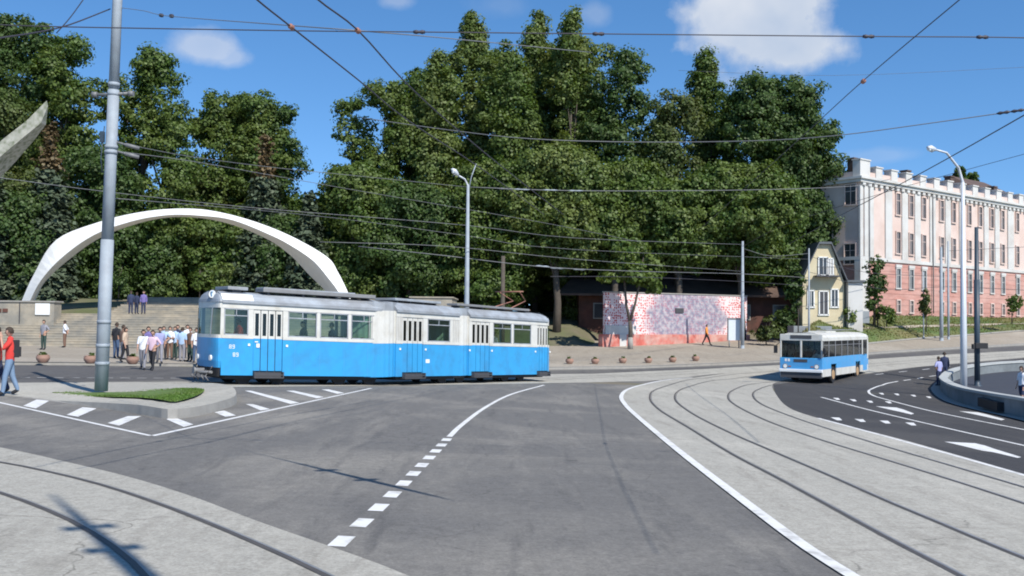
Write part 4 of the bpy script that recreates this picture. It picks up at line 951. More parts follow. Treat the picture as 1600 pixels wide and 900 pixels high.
# forked tree in front of the mural
def forked():
    D = 81.5; c = at(985, 520, D); z = G(c.x, D) + .13; root = empty('forked_tree', (c.x, D, z), 'slim forked tree standing in front of the mural', 'tree'); mb = MB()
    mb.tube([(0, 0, -.1), (.02, 0, 1.5), (-.05, 0, 2.3)], [.22, .17, .15]); mb.tube([(-.05, 0, 2.2), (-.35, 0, 3.6), (-.5, .1, 5.6), (-.4, 0, 8.5)], [.12, .10, .08, .03]); mb.tube([(-.05, 0, 2.2), (.35, 0, 3.6), (.75, .1, 5.4), (1.1, 0, 8.2)], [.12, .10, .08, .03])
    mb.build('trunk', K['bark'], root); mb = MB(); mb.tube([(0, 0, -.05), (0, 0, .95)], [.235, .20]); mb.build('whitewashed_base', K['kerb'], root)
    lobes = [(random.uniform(-1.6, 1.9), random.uniform(-1, 1), random.uniform(4.9, 8.8), 1.15, 1.0, .8) for _ in range(13)]; link_mesh('crown', leaf_mesh('crown', crown(lobes, .3, 1.2, .6, 26), LEAF['mid']), root)
forked()

# ================================================================== RING PARAPET AND SUNKEN COURT
RING = [(1900, 735), (1750, 692), (1600, 655), (1545, 643), (1500, 631), (1478, 619.5), (1469, 608), (1480, 597), (1510, 588), (1560, 581.5), (1620, 579), (1720, 578), (1850, 577)]
ring = smooth(gp(RING), 6)
def parapet():
    P = resample(ring, .6); n = len(P); root = empty('curved_parapet', (P[n // 2].x, P[n // 2].y, G(*P[n // 2])), 'curved low concrete parapet round the court at the right edge', 'wall'); o0 = root.location
    body, cap = MB(), MB(); H = .62; w = .32; I, Q = [], []
    for i, p in enumerate(P):
        d = (P[min(i + 1, n - 1)] - P[max(i - 1, 0)]).normalized(); nn = Vector((d.y, -d.x)); I.append(p + nn * w); Q.append((p - nn * .06, p + nn * (w + .06)))
    for i in range(n - 1):
        a, b, c, d = P[i], P[i + 1], I[i + 1], I[i]; v = lambda p, h: (p.x, p.y, G(p.x, p.y) + h)
        body.hexa([v(a, 0), v(b, 0), v(c, 0), v(d, 0), v(a, H), v(b, H), v(c, H), v(d, H)]); (a, d), (b, c) = Q[i], Q[i + 1]
        cap.hexa([v(a, H), v(b, H), v(c, H), v(d, H), v(a, H + .1), v(b, H + .1), v(c, H + .1), v(d, H + .1)])
    body.build('wall', K['wall'], root, o0); cap.build('coping', K['cap'], root, o0)
    mb = MB(); a, b = gnd(1534, 641), gnd(1565, 648); d = (b - a).normalized(); nn = Vector((d.y, -d.x, 0)); 
    if nn.y > 0: nn = -nn
    mb.box(((a.x + b.x) / 2 + nn.x * .0, (a.y + b.y) / 2 + nn.y * .0, (a.z + b.z) / 2 + .30), ((b - a).length, .3, .34), math.atan2(d.y, d.x)); mb.build('vent_opening', K['black'], root, o0)
    s = P[:]; mb = MB(); ribbon(mb, [p for p in [q - Vector((0, 0)) for q in P]], 1.0, .05); tag(mb.build('kerb_strip', K['kerb']), kind='structure')
    inside = [p for p in P]; sheet('court', inside, .055, K['court'])
parapet()

# ================================================================== POLES AND LAMPS
def pole(u, v, vt, r0_, r1_, name, lab, m='steel', D=None, lean=0.0, base=True, group=None):
    b = gnd(u, v) if D is None else Vector((at(u, v, D).x, D, G(at(u, v, D).x, D)))
    zt = at(u, vt, b.y).z; H = zt - b.z; root = empty(name, b, lab, 'pole' if 'pole' in name else 'street lamp', group)
    mb = MB(); mb.tube([(0, 0, 0), (lean * H * .3, 0, H * .3), (lean * H, 0, H)], [r0_, r0_ * .92 + r1_ * .08, r1_], 12); mb.build('pole', K[m], root)
    if base: mb = MB(); mb.lathe([(r0_ + .12, 0), (r0_ + .12, .06), (r0_ + .02, .10), (r0_, .4)], n=14); mb.build('base', K[m], root)
    return root, b, H
# big grey pole on the island
b = gnd(158, 611, .15); H = 13.0; BP = b
root = empty('tram_pole', b, 'thick grey tubular pole rising from the grass island', 'pole'); ln = .018
mb = MB(); mb.tube([(0, 0, 0), (ln * 4.2, 0, 4.2)], [.178, .172], 16); mb.tube([(ln * 4.2, 0, 4.2), (ln * 8.4, 0, 8.4)], [.160, .152], 16); mb.tube([(ln * 8.4, 0, 8.4), (ln * H, 0, H)], [.138, .125], 16); mb.build('shaft', K['steel'], root)
def pz(v): return at(165, v, b.y).z - b.z
for v, rr in ((503, .187), (540, .187), (568, .19), (230, .176), (238, .176), (147, .156), (132, .156)):
    mb = MB(); z = pz(v); mb.lathe([(rr - .02, -.05), (rr, -.05), (rr, .05), (rr - .02, .05)], (ln * z, 0, z), 16); mb.build('band', K['steel'], root)
z = pz(147); mb = MB(); mb.tube([(ln * z - .55, 0, z - .03), (ln * z + .5, 0, z + .03)], .045); mb.tube([(ln * z - .6, 0, z - .02), (ln * z - .45, 0, z - .02)], .08); mb.tube([(ln * z + .42, 0, z + .02), (ln * z + .56, 0, z + .02)], .08); mb.build('crossarm', K['wire_l'], root)
for v in (222, 236):
    z = pz(v); mb = MB(); mb.tube([(ln * z + .15, 0, z), (ln * z + .65, .2, z - .12)], .03); mb.tube([(ln * z + .35, .1, z - .05), (ln * z + .7, .22, z - .13)], .055); mb.build('strain_insulator', K['wire_l'], root)
mb = MB(); z = pz(215); mb.box((ln * z - .22, -.1, z), (.1, .12, .3)); mb.tube([(ln * z - .16, -.12, z + .3), (ln * z - .24, -.12, z - .6), (ln * z - .2, -.1, z - 1.0)], .015); mb.build('cable', K['darkpole'], root)

def lamp_head(parent, p0, p1, length=.75, m='steel_l'):
    d = (p1 - p0).normalized(); mb = MB(); q = p1 + d * length
    mb.tube([p1 - d * .05, p1 + d * .12, p1 + d * length * .6, q], [.05, .11, .16, .06], 10); h = mb.build('lamp_head', K[m], parent); h_ = MB(); h_.tube([p1 + d * .25 + Vector((0, 0, -.07)), p1 + d * (length - .08) + Vector((0, 0, -.07))], [.11, .09], 8); h_.build('lens', K['lamp'], h)
root, b, H = pole(728, 584, 290, .15, .075, 'street_lamp', 'grey street lamp standing behind the tram, its arm pointing left', D=55)
tp = Vector((0, 0, H)); a1 = at(716, 274, 54.5) - b; mb = MB(); mb.tube([tp - Vector((0, 0, .6)), tp, tp.lerp(a1, .35) + Vector((0, 0, .16)), a1], [.07, .06, .05, .045]); mb.build('arm', K['steel_l'], root); lamp_head(root, tp.lerp(a1, .6), a1, .55)
a2 = at(744, 256, 55) - b; mb = MB(); mb.tube([tp - Vector((0, 0, .4)), tp.lerp(a2, .4), a2], .03); mb.build('wire_bracket', K['steel'], root)
root, b, H = pole(1506, 622, 285, .16, .085, 'street_lamp', 'tall pale street lamp inside the curved parapet, its arm reaching left', 'steel_l')
tp = Vector((0, 0, H)); a1 = at(1462, 234, b.y - 1) - b; mb = MB(); mb.tube([tp - Vector((0, 0, .5)), tp, tp + Vector((-.25, -.1, .7)), tp.lerp(a1, .6) + Vector((0, 0, .5)), a1], [.085, .075, .065, .055, .05]); mb.build('arm', K['steel_l'], root); lamp_head(root, tp.lerp(a1, .6) + Vector((0, 0, .5)), a1, .62)
root, b, H = pole(1527, 604, 355, .16, .11, 'dark_pole', 'dark blue black pole with a signal box, right of the pale street lamp', 'darkpole'); z1 = at(1527, 437, b.y).z - b.z
mb = MB(); mb.tube([(0, 0, 0), (0, 0, z1)], .165, 12); mb.build('sleeve', K['darkpole'], root); z = at(1527, 540, b.y).z - b.z
mb = MB(); mb.box((.1, -.3, z), (.75, .28, .34)); mb.box((-.32, -.28, z - .05), (.22, .22, .3)); mb.tube([(0, 0, z), (0, -.3, z)], .05); mb.build('signal_box', K['black'], root, bevel=.02)
pole(1160, 545, 377, .16, .09, 'wire_pole', 'light grey pole at the right end of the mural wall', D=83, group='distant grey poles')
pole(1264, 500, 388, .09, .06, 'wire_pole', 'thin pale pole in front of the yellow house', D=86, group='distant grey poles')
pole(1471, 519, 386, .17, .10, 'wire_pole', 'thicker of the two grey poles on the grass bank', D=90, group='distant grey poles')
pole(1482, 519, 377, .10, .07, 'wire_pole', 'thinner, taller of the two grey poles on the grass bank', D=91, group='distant grey poles')
pole(1443, 500, 425, .06, .04, 'wire_pole', 'small thin pole left of the paired grey poles', D=92, group='distant grey poles')
pole(785, 520, 400, .2, .16, 'dark_pole', 'dark wooden looking pole in the shade behind the rear of the tram', 'bark', D=85)
# two poles that stand behind the camera and throw the shadows across the foreground
for (bx, by, h, lab) in ((1.95, .92, 13.4, 'grey pole with two crossarms standing just right of the viewpoint'),):
    root = empty('tram_pole', (bx, by, G(bx, by)), lab, 'pole'); mb = MB(); mb.tube([(0, 0, 0), (0, 0, h * .75), (0, 0, h - 3.2), (0, 0, h)], [.13, .12, .10, .02]); mb.build('shaft', K['steel'], root)
    for dz in (2.2, 3.3):
        mb = MB(); mb.tube([(-.15, -.12, h - dz), (.15, .12, h - dz)], .06); mb.tube([(-.2, -.15, h - dz), (-.12, -.09, h - dz)], .09); mb.tube([(.12, .09, h - dz), (.2, .15, h - dz)], .09); mb.build('crossarm', K['steel'], root)

# unseen cable piece above the view, added and tapered to cast the road shadow
zz = G(1.5, 9.5) + 6.4; rt_ = empty('shadow_cable', (1.27, 9.2, zz), 'unseen thick cable piece with two cross bars above the viewpoint, added to shadow the road', 'cable')
mb = MB(); a, b_ = Vector((-1.5, 1.7, 0)), Vector((1.6, -1.8, 0)); mb.tube([a * 1.5, a, a.lerp(b_, .3), a.lerp(b_, .6), a.lerp(b_, .85), b_], [.004, .012, .05, .065, .04, .004], 8); mb.build('cable', K['wire'], rt_)
for q in (.33, .56): c_ = a.lerp(b_, q); mb = MB(); mb.tube([c_ + Vector((-.16, -.12, 0)), c_, c_ + Vector((.16, .12, 0))], [.035, .07, .035], 8); mb.build('clamp', K['wire'], rt_)
# light box sign by the pole
b = Vector((at(1147, 535, 83.5).x, 83.5, 0)); b.z = G(b.x, b.y) + .13
root = empty('light_box_sign', b, 'pale blank display panel on two legs before the right end of the mural', 'sign'); z0, z1 = at(1147, 532, 83.5).z - b.z, at(1147, 499, 83.5).z - b.z
mb = MB(); mb.box((0, 0, (z0 + z1) / 2), (.95, .16, z1 - z0)); mb.build('panel', K['sign'], root, bevel=.01)
mb = MB(); mb.box((0, 0, z1 + .06), (1.15, .24, .12)); mb.box((-.52, 0, (z0 + z1) / 2), (.08, .2, z1 - z0)); mb.box((.52, 0, (z0 + z1) / 2), (.08, .2, z1 - z0)); mb.build('frame', K['mgrey'], root)
for sx in (-.4, .4): mb = MB(); mb.tube([(sx, 0, 0), (sx, 0, z0 + .05)], .05); mb.build('leg', K['mgrey'], root)

# planters
def planter(first=[None]):
    root = empty('planter', (0, 0, 0)); mb = MB(); mb.lathe([(.0, 0), (.26, 0), (.30, .05), (.43, .26), (.44, .40), (.38, .50), (.40, .54), (.34, .54), (.30, .46), (0, .44)], n=18); mb.build('bowl', K['terra'], root)
    lob = [(random.uniform(-.15, .15), random.uniform(-.15, .15), .58, .2, .2, .14) for _ in range(4)]; link_mesh('plant', leaf_mesh('plant', crown(lob, .09, 6, .1, 20), LEAF['mid']), root); return root
pp = [(67, 567, 'leftmost planter bowl, in front of the man waiting alone'), (141, 568, 'planter bowl partly hidden behind the big grey pole'), (207, 570, 'planter bowl just left of the walking crowd'),
      (890, 571, 'terracotta bowl nearest the rear of the tram'), (930, 571, 'second terracotta bowl from the tram'), (973, 570, 'third terracotta bowl from the tram, below the forked tree'), (1013, 569.5, 'fourth terracotta bowl from the tram'), (1051, 568.5, 'fifth terracotta bowl, below the mural'), (1087, 566.5, 'last terracotta bowl of the row, furthest right')]
p0 = planter(); scan_kids(p0)
for i, (u, v, lab) in enumerate(pp):
    o = p0 if i == 0 else copy_tree(p0); q = gnd(u, v, .13); q = gnd(u, min(v, 569.0) if u < 700 else v - 2.5, .13); o.location = q; s = .66 if i < 3 else .62; o.scale = (s, s, s); o.rotation_euler.z = i * 1.3; tag(o, lab, 'planter', 'round planters along the kerb')

# ================================================================== TRAM
def tram():
    A = Vector((-10.15, 35.1)); B = Vector((-4.73, 39.1)); C = Vector((-2.04, 43.2)); D = Vector((1.16, 47.9)); D = C + (D - C).normalized() * 6.75
    WD = 2.2; root = empty('tram', (B.x, B.y, G(B.x, B.y)), 'blue and white three section tram with a grey roof crossing the square', 'tram'); o0 = root.location
    zf, zs, zw0, zw1, zg = .36, 1.66, 1.78, 2.72, 2.93
    def gz(p): return G(p.x, p.y)
    secs = []
    for P, Q in ((A, B), (B, C), (C, D)):
        d = (Q - P); L_ = d.length; d.normalize(); n = Vector((d.y, -d.x)); secs.append((P, d, n, L_, gz(P), gz(Q)))
    def pt(s, t, w, z):
        P, d, n, L_, g0, g1 = s; q = P + d * t - n * w; return Vector((q.x, q.y, g0 + (g1 - g0) * t / L_ + z))
    def bx(mb, s, t0, t1, w0, w1, z0, z1, mi=0):
        mb.hexa([pt(s, t0, w0, z0), pt(s, t1, w0, z0), pt(s, t1, w1, z0), pt(s, t0, w1, z0), pt(s, t0, w0, z1), pt(s, t1, w0, z1), pt(s, t1, w1, z1), pt(s, t0, w1, z1)], mi)
    def tu(s, u):
        P, d = s[0], s[1]; k = (u - 800) / F; return (k * P.y - P.x) / (d.x - k * d.y)
    def part(name, m, fn, par=None, bevel=0):
        mb = MB(); fn(mb); o = mb.build(name, m, par or root, o0 if par is None else o0, bevel=bevel); return o
    # sub-parts share the root frame because every part sits at the root origin
    els = [[('w', 351, 389), ('d', 397, 443), ('w', 451, 496), ('w', 501, 545), ('w', 549.5, 589)], [('d', 630, 662), ('w', 669, 704)], [('d', 738, 766), ('w', 771.5, 800), ('w', 803, 830.5), ('d', 840, 857)]]
    lower, white, far_l, far_w = MB(), MB(), MB(), MB()
    roof = MB(); floor = MB(); gut = MB(); under = MB()
    for si, s in enumerate(secs):
        L_ = s[3]; tS = 0.0 if si == 0 else .35; tE = L_ - (.35 if si < 2 else .0); t = tS
        E = [(k, tu(s, a), tu(s, b)) for k, a, b in els[si]]
        for k, a, b in E + [('end', tE, tE)]:
            if a > t: bx(white, s, t, a, 0, .07, zw0, zw1)
            t = b
        t = tS
        for k, a, b in [e for e in E if e[0] == 'd'] + [('end', tE, tE)]:
            if a > t:
                mb = MB(); bx(mb, s, t, a, .0, .07, zf, zs); mb.build('lower_panel', K['blue'], root, o0)
            t = b
        bx(white, s, tS, tE, -.012, .075, zw1, zg); t = tS
        for k, a, b in [e for e in E if e[0] == 'd'] + [('end', tE, tE)]:
            if a > t: bx(white, s, t, a, -.015, .07, zs, zw0)
            t = b
        # far side
        mb = MB(); bx(mb, s, tS, tE, WD - .07, WD, zf, zs); mb.build('lower_panel', K['blue'], root, o0); bx(far_w, s, tS, tE, WD - .07, WD, zw1, zg); bx(far_w, s, tS, tE, WD - .07, WD, zs, zw0)
        t = tS + .1
        while t < tE: bx(far_w, s, t - .06, t + .06, WD - .065, WD - .005, zw0, zw1); t += 1.35
        bx(floor, s, tS, tE, .08, WD - .08, .80, .86); bx(under, s, tS + .2, tE - .2, .15, WD - .15, .22, .42)
        # roof profile
        prof = [(-.04, zg), (-.05, zg + .07), (.10, zg + .22), (.35, zg + .34), (.75, zg + .40), (WD / 2, zg + .42), (WD - .75, zg + .40), (WD - .35, zg + .34), (WD - .10, zg + .22), (WD + .05, zg + .07), (WD + .04, zg)]
        for (w0, z0), (w1, z1) in zip(prof, prof[1:]): roof.face([pt(s, tS, w0, z0), pt(s, tE, w0, z0), pt(s, tE, w1, z1), pt(s, tS, w1, z1)][::-1], 0, True)
        roof.face([pt(s, tS, w, z) for w, z in prof]); roof.face([pt(s, tE, w, z) for w, z in prof][::-1]); bx(gut, s, tS, tE, -.07, .0, zg - .03, zg + .05)
        # windows and doors
        for k, a, b in E:
            if k == 'w':
                def wf(mb):
                    for x0, x1, y0, y1 in ((a, a + .04, zw0, zw1), (b - .04, b, zw0, zw1), (a, b, zw0, zw0 + .04), (a, b, zw1 - .04, zw1)): bx(mb, s, x0, x1, -.008, .05, y0, y1)
                    bx(mb, s, a, b, .0, .03, zw1 - .27, zw1 - .235); bx(mb, s, (a + b) / 2 - .015, (a + b) / 2 + .015, .0, .03, zw1 - .27, zw1)
                f = part('window', K['roofgrey'], wf); part('pane', K['glass'], lambda mb: bx(mb, s, a + .04, b - .04, .02, .03, zw0 + .04, zw1 - .04), f)
            else:
                W_ = (b - a) / 4 if si < 3 and b - a > .75 else (b - a) / 3; nL = 4 if b - a > .75 else 3
                dr = part('door', K['cream'], lambda mb: bx(mb, s, a, b, .03, .06, zw1 - .02, zw1))
                for q in range(nL):
                    x0, x1 = a + W_ * q + .015, a + W_ * (q + 1) - .015
                    def lf(mb):
                        bx(mb, s, x0, x1, .02, .06, zf + .17, zs + .02, 1); e = .055
                        bx(mb, s, x0, x0 + e, .02, .06, zs + .02, zw1 - .02); bx(mb, s, x1 - e, x1, .02, .06, zs + .02, zw1 - .02); bx(mb, s, x0 + e, x1 - e, .02, .06, zw1 - .14, zw1 - .02); bx(mb, s, x0 + e, x1 - e, .02, .06, zs + .02, zs + .12)
                    mb = MB(); lf(mb); mb.build('door_leaf', [K['cream'], K['blue']], dr, o0); mb = MB(); bx(mb, s, x0 + .05, x1 - .05, .035, .045, zs + .1, zw1 - .12); mb.build('pane', K['glassd'], dr, o0)
                mb = MB(); bx(mb, s, a - .02, b + .02, .07, .09, zf, zw1); mb.build('door_seal', K['dgrey'], dr, o0)
                def stp(mb):
                    bx(mb, s, a + .02, b - .02, -.16, .25, zf - .09, zf - .05); bx(mb, s, a + .02, b - .02, -.02, .01, zf - .09, zf + .12)
                    bx(mb, s, a + .02, b - .02, -.17, -.13, zf + .02, zf + .05); bx(mb, s, a, a + .04, -.17, 0, zf - .09, zf + .14); bx(mb, s, b - .04, b, -.17, 0, zf - .09, zf + .14)
                part('step', K['dgrey'], stp)
                for x in (a - .16, b + .16): part('button', K['lamp'], lambda mb: bx(mb, s, x - .04, x + .04, -.03, 0, zs - .25, zs - .17))
    white.build('window_band', K['cream'], root, o0); far_w.build('window_band', K['cream'], root, o0)
    roof.build('roof', K['roofgrey'], root, o0); floor.build('floor', K['dgrey'], root, o0); gut.build('gutter', K['roofgrey'], root, o0); under.build('underframe', K['black'], root, o0)
    # panel seams, skirt hatches
    for si, ts in ((0, (2.75, 3.75, 4.75, 5.75)), (1, (2.6, 3.6)), (2, (2.2, 3.3, 4.4))):
        for t in ts:
            mb = MB(); bx(mb, secs[si], t, t + .012, -.006, .01, zf + .02, zs - .03); mb.build('panel_seam', K['busblue'], root, o0)
    def ribs(mb):
        s = secs[0]; 
        for k in range(5): t = s[3] - .42 - k * .13; bx(mb, s, t, t + .02, -.02, .01, zw0, zw1)
        s = secs[1]
        for k in range(4): t = .38 + k * .1; bx(mb, s, t, t + .02, -.02, .01, zw0, zw1)
        for k in range(4): t = s[3] - .42 - k * .13; bx(mb, s, t, t + .02, -.02, .01, zw0, zw1)
    K['seam'] = mat('seam', (.42, .41, .39), .6, .1, 3); part('ribbed_panel', K['seam'], ribs)
    # joints: ribbed drums
    for si in (1, 2):
        s = secs[si]; c = pt(s, 0, WD / 2, 0); c0 = Vector((c.x, c.y, s[4]))
        def drum(mb, z0, z1, r, n=56):
            b0 = len(mb.v)
            for z in (z0, z1):
                for k in range(n): a = 2 * math.pi * k / n; rr_ = r * (1.0 - .022 * (k % 2)); mb.v.append((c0.x + rr_ * math.cos(a), c0.y + rr_ * math.sin(a), c0.z + z))
            for k in range(n): mb.f.append((b0 + k, b0 + (k + 1) % n, b0 + n + (k + 1) % n, b0 + n + k)); mb.mi.append(0); mb.sm.append(False)
            mb.f.append(tuple(b0 + n + k for k in range(n))); mb.mi.append(0); mb.sm.append(False)
        j = part('joint', K['cream'], lambda mb: drum(mb, zs, zg, 1.115)); mb = MB(); drum(mb, zf, zs - .002, 1.118); mb.build('lower_joint', K['blue'], j, o0); mb = MB(); drum(mb, zg, zg + .33, 1.08, 30); mb.build('joint_roof', K['roofgrey'], j, o0)
    # nose
    s = secs[0]
    def nose_ring(z, bulge, inset=0.0, zz=None):
        out = []
        for k in range(13):
            a = math.pi * k / 12; w = WD / 2 - (WD / 2 - inset) * math.copysign(abs(math.cos(a)) ** .75, math.cos(a)); t = -bulge * .38 * math.sin(a) ** .62; out.append(pt(s, t, w, z))
        return out
    def skin(mb, rings, mi=0, ks=range(12)):
        for r0q, r1q in zip(rings, rings[1:]):
            for k in ks: mb.face([r0q[k + 1], r0q[k], r1q[k], r1q[k + 1]][::-1], mi, True)
    R0, R1, R2, R3 = nose_ring(.62, .50, .05), nose_ring(.85, .60), nose_ring(zs, .62), nose_ring(zw0, .60)
    nb = part('nose', K['blue'], lambda mb: skin(mb, [R0, R1, R2]))
    nw = part('nose_band', K['cream'], lambda mb: skin(mb, [R2, R3])); part('nose_band', K['cream'], lambda mb: skin(mb, [nose_ring(zw1, .44), nose_ring(zg, .42)]))
    def posts(mb):
        lo, hi = R3, nose_ring(zw1, .44)
        for k in (0, 4, 8, 11):
            a, b_, c, d_ = lo[k], lo[k].lerp(lo[k + 1], .35), hi[k].lerp(hi[k + 1], .35), hi[k]; o_ = Vector((-s[1].x, -s[1].y, 0)) * .012; mb.face([p + o_ for p in (a, b_, c, d_)])
            mb.face([p for p in (a, b_, c, d_)][::-1])
    part('windscreen_post', K['cream'], posts, nw)
    part('windscreen', K['glassf'], lambda mb: skin(mb, [R3, nose_ring(zw1, .44)]))
    rr2 = [nose_ring(zg, .46, -.05), nose_ring(zg + .1, .42), nose_ring(zg + .26, .25, .2), nose_ring(zg + .38, .02, .7)]
    part('nose_roof', K['roofgrey'], lambda mb: (skin(mb, rr2)))
    c = pt(s, -.14, .62, zg + .27); n3 = Vector((-s[1].x * .8 + s[2].x * .6, -s[1].y * .8 + s[2].y * .6, .15)).normalized()
    def disc(mb, r, o_):
        e1 = n3.cross(Vector((0, 0, 1))).normalized(); e2 = e1.cross(n3); q = c + n3 * o_; mb.face([q + (e1 * math.cos(a) + e2 * math.sin(a)) * r for a in np.linspace(0, 2 * math.pi, 19)[:-1]]); mb.tube([q - n3 * .2, q - n3 * .005], r, 18)
    dp = part('route_disc', K['dgrey'], lambda mb: disc(mb, .17, 0)); mb = MB(); disc(mb, .14, .012); mb.build('disc_face', K['white'], dp, o0)
    mb = MB(); q = c + n3 * .03; e1 = n3.cross(Vector((0, 0, 1))).normalized(); 
    mb.tube([q + Vector((0, 0, .08)) - e1 * .04, q + Vector((0, 0, .08)) + e1 * .03, q + Vector((0, 0, -.08)) + e1 * .0], .018, 5); mb.build('numeral', K['blue'], dp, o0)
    part('number_board', K['white'], lambda mb: mb.hexa([pt(s, a_, w_, z_) for z_, ww in ((zg + .08, -.045), (zg + .30, .16)) for a_, w_ in ((.0, ww), (1.15, ww), (1.15, ww + .08), (.0, ww + .08))]))
    for w in (.45, WD - .45): part('headlight', K['lamp'], lambda mb: mb.tube([pt(s, -.12, w, .95), pt(s, -.25, w, .95)], .10, 14))
    # fleet numbers on the blue panel and the front
    for (t, z, w_) in ((.28, 1.30, .22), (.42, 1.02, .2)):
        def glyph(mb):
            for k in range(2):
                x = t + k * .12
                for a0, a1, b0, b1 in ((x, x + .085, z, z + .02), (x, x + .085, z + .06, z + .08), (x, x + .085, z + .12, z + .14), (x, x + .02, z + (.06 if k else 0), z + .14), (x + .065, x + .085, z, z + .14)): bx(mb, s, a0, a1, -.008, .0, b0, b1)
        part('fleet_number', K['white'], glyph)
    part('maker_mark', K['white'], lambda mb: (bx(mb, secs[1], 2.25, 2.5, -.008, 0, .9, 1.05)))
    part('safety_sticker', K['white'], lambda mb: (bx(mb, secs[0], 1.28, 1.40, -.008, 0, zs - .30, zs - .16), bx(mb, secs[0], 1.22, 1.34, -.008, 0, zs - .12, zs - .08)))
    # coupler and fender
    def coup(mb):
        mb.tube([pt(s, .3, WD / 2, .5), pt(s, -.5, WD / 2, .48), pt(s, -.6, WD / 2, .48)], [.09, .08, .14], 8); mb.tube([pt(s, -.22, .3, .45), pt(s, -.45, WD / 2, .42), pt(s, -.22, WD - .3, .45)], .05, 8)
        for w in (.4, .8, 1.4, 1.8): mb.tube([pt(s, -.15, w, .65), pt(s, -.42, w, .3), pt(s, -.3, w, .15)], .03, 6)
    part('coupler', K['mgrey'], coup); part('valance', K['black'], lambda mb: skin(mb, [nose_ring(.30, .30, .15), nose_ring(.64, .46, .06)]))
    # rear end
    s3 = secs[2]; Lr = s3[3]
    def rring(z, bulge):
        out = []
        for k in range(9):
            a = math.pi * k / 8; w = WD / 2 - WD / 2 * math.copysign(abs(math.cos(a)) ** .7, math.cos(a)); out.append(pt(s3, Lr + bulge * math.sin(a) ** .6, w, z))
        return out
    def sk2(mb, rings):
        for a_, b_ in zip(rings, rings[1:]):
            for k in range(8): mb.face([a_[k], a_[k + 1], b_[k + 1], b_[k]], 0, True)
    part('tail', K['blue'], lambda mb: sk2(mb, [rring(zf + .1, .40), rring(zs, .42)])); part('tail_band', K['cream'], lambda mb: sk2(mb, [rring(zs, .42), rring(zw0, .42)])); part('tail_band', K['cream'], lambda mb: sk2(mb, [rring(zw1, .36), rring(zg, .33)]))
    part('rear_window', K['glass'], lambda mb: sk2(mb, [rring(zw0, .42), rring(zw1, .36)])); part('tail_roof', K['roofgrey'], lambda mb: (sk2(mb, [rring(zg, .36), rring(zg + .14, .28), [p.lerp(pt(s3, Lr - .5, WD / 2, zg + .42), .35) + Vector((0, 0, .07)) for p in rring(zg + .3, .1)], [pt(s3, Lr - .5, WD / 2, zg + .42)] * 9])))
    # roof gear
    def gear(si, t0, t1, w0, w1, z0, z1, m, name):
        s_ = secs[si]; part(name, K[m], lambda mb: bx(mb, s_, t0, t1, w0, w1, zg + z0, zg + z1), bevel=.02)
        [part('support', K['dgrey'], lambda mb: bx(mb, s_, t, t + .08, w0 + .1, w1 - .1, zg + .3, zg + z0)) for t in np.linspace(t0 + .2, t1 - .3, 4)]
    gear(0, .35, 1.1, .4, 1.7, .46, .58, 'roofgrey', 'roof_cover'); gear(0, 1.6, 6.2, .22, 1.0, .44, .58, 'mgrey', 'walkway'); gear(0, 2.0, 5.8, 1.15, 1.9, .48, .66, 'roofgrey', 'resistor_box')
    gear(1, .9, 3.9, .5, 1.6, .46, .56, 'roofgrey', 'resistor_box'); gear(2, -.1, 5.6, .3, .9, .44, .54, 'mgrey', 'walkway')
    s_ = secs[2]; 
    def panto(mb):
        za = zg + .5
        for w in (.55, 1.65): mb.tube([pt(s_, 4.1, w, za), pt(s_, 6.0, w, za)], .03); 
        top = zg + 1.35
        for w in (.5, 1.7):
            mb.tube([pt(s_, 4.2, w, za), pt(s_, 5.9, w * .6 + .45, za + .45)], .025, 6); mb.tube([pt(s_, 5.9, w * .6 + .45, za + .45), pt(s_, 5.0, w, top)], .02, 6)
        mb.tube([pt(s_, 5.0, .3, top), pt(s_, 5.0, 1.9, top)], .03, 6); mb.tube([pt(s_, 5.15, .4, top), pt(s_, 5.15, 1.8, top)], .03, 6)
    part('pantograph', K['orange'], panto)
    # bogies
    for si, t in ((0, 1.6), (0, 5.4), (1, 4.5), (2, 4.3)):
        bg = part('bogie', K['dgrey'], lambda mb: bx(mb, secs[si], t - .9, t + .9, .3, WD - .3, .24, .5))
        for dt in (-.65, .65):
            for w in (.42, WD - .42): mb = MB(); mb.tube([pt(secs[si], t + dt, w - .06, .31), pt(secs[si], t + dt, w + .06, .31)], .30, 18); mb.build('wheel', K['black'], bg, o0)
    # seats
    for si, n_ in ((0, 5), (1, 2), (2, 4)):
        for k in range(n_):
            t = (2.8 if si == 0 else 1.2) + k * .8
            if t > secs[si][3] - .7: break
            part('seat', K['seat'] if k % 2 else K['inner'], lambda mb: (bx(mb, secs[si], t, t + .42, .15, .95, 1.22, 1.30), bx(mb, secs[si], t + .38, t + .44, .15, .95, 1.3, 1.85)))
    part('cab_console', K['dgrey'], lambda mb: bx(mb, s, -.08, .25, .3, 1.7, .9, 1.7)); part('cab_partition', K['inner'], lambda mb: bx(mb, s, 1.25, 1.29, .5, 2.1, .9, 2.7))
    return secs, pt
TR = tram()
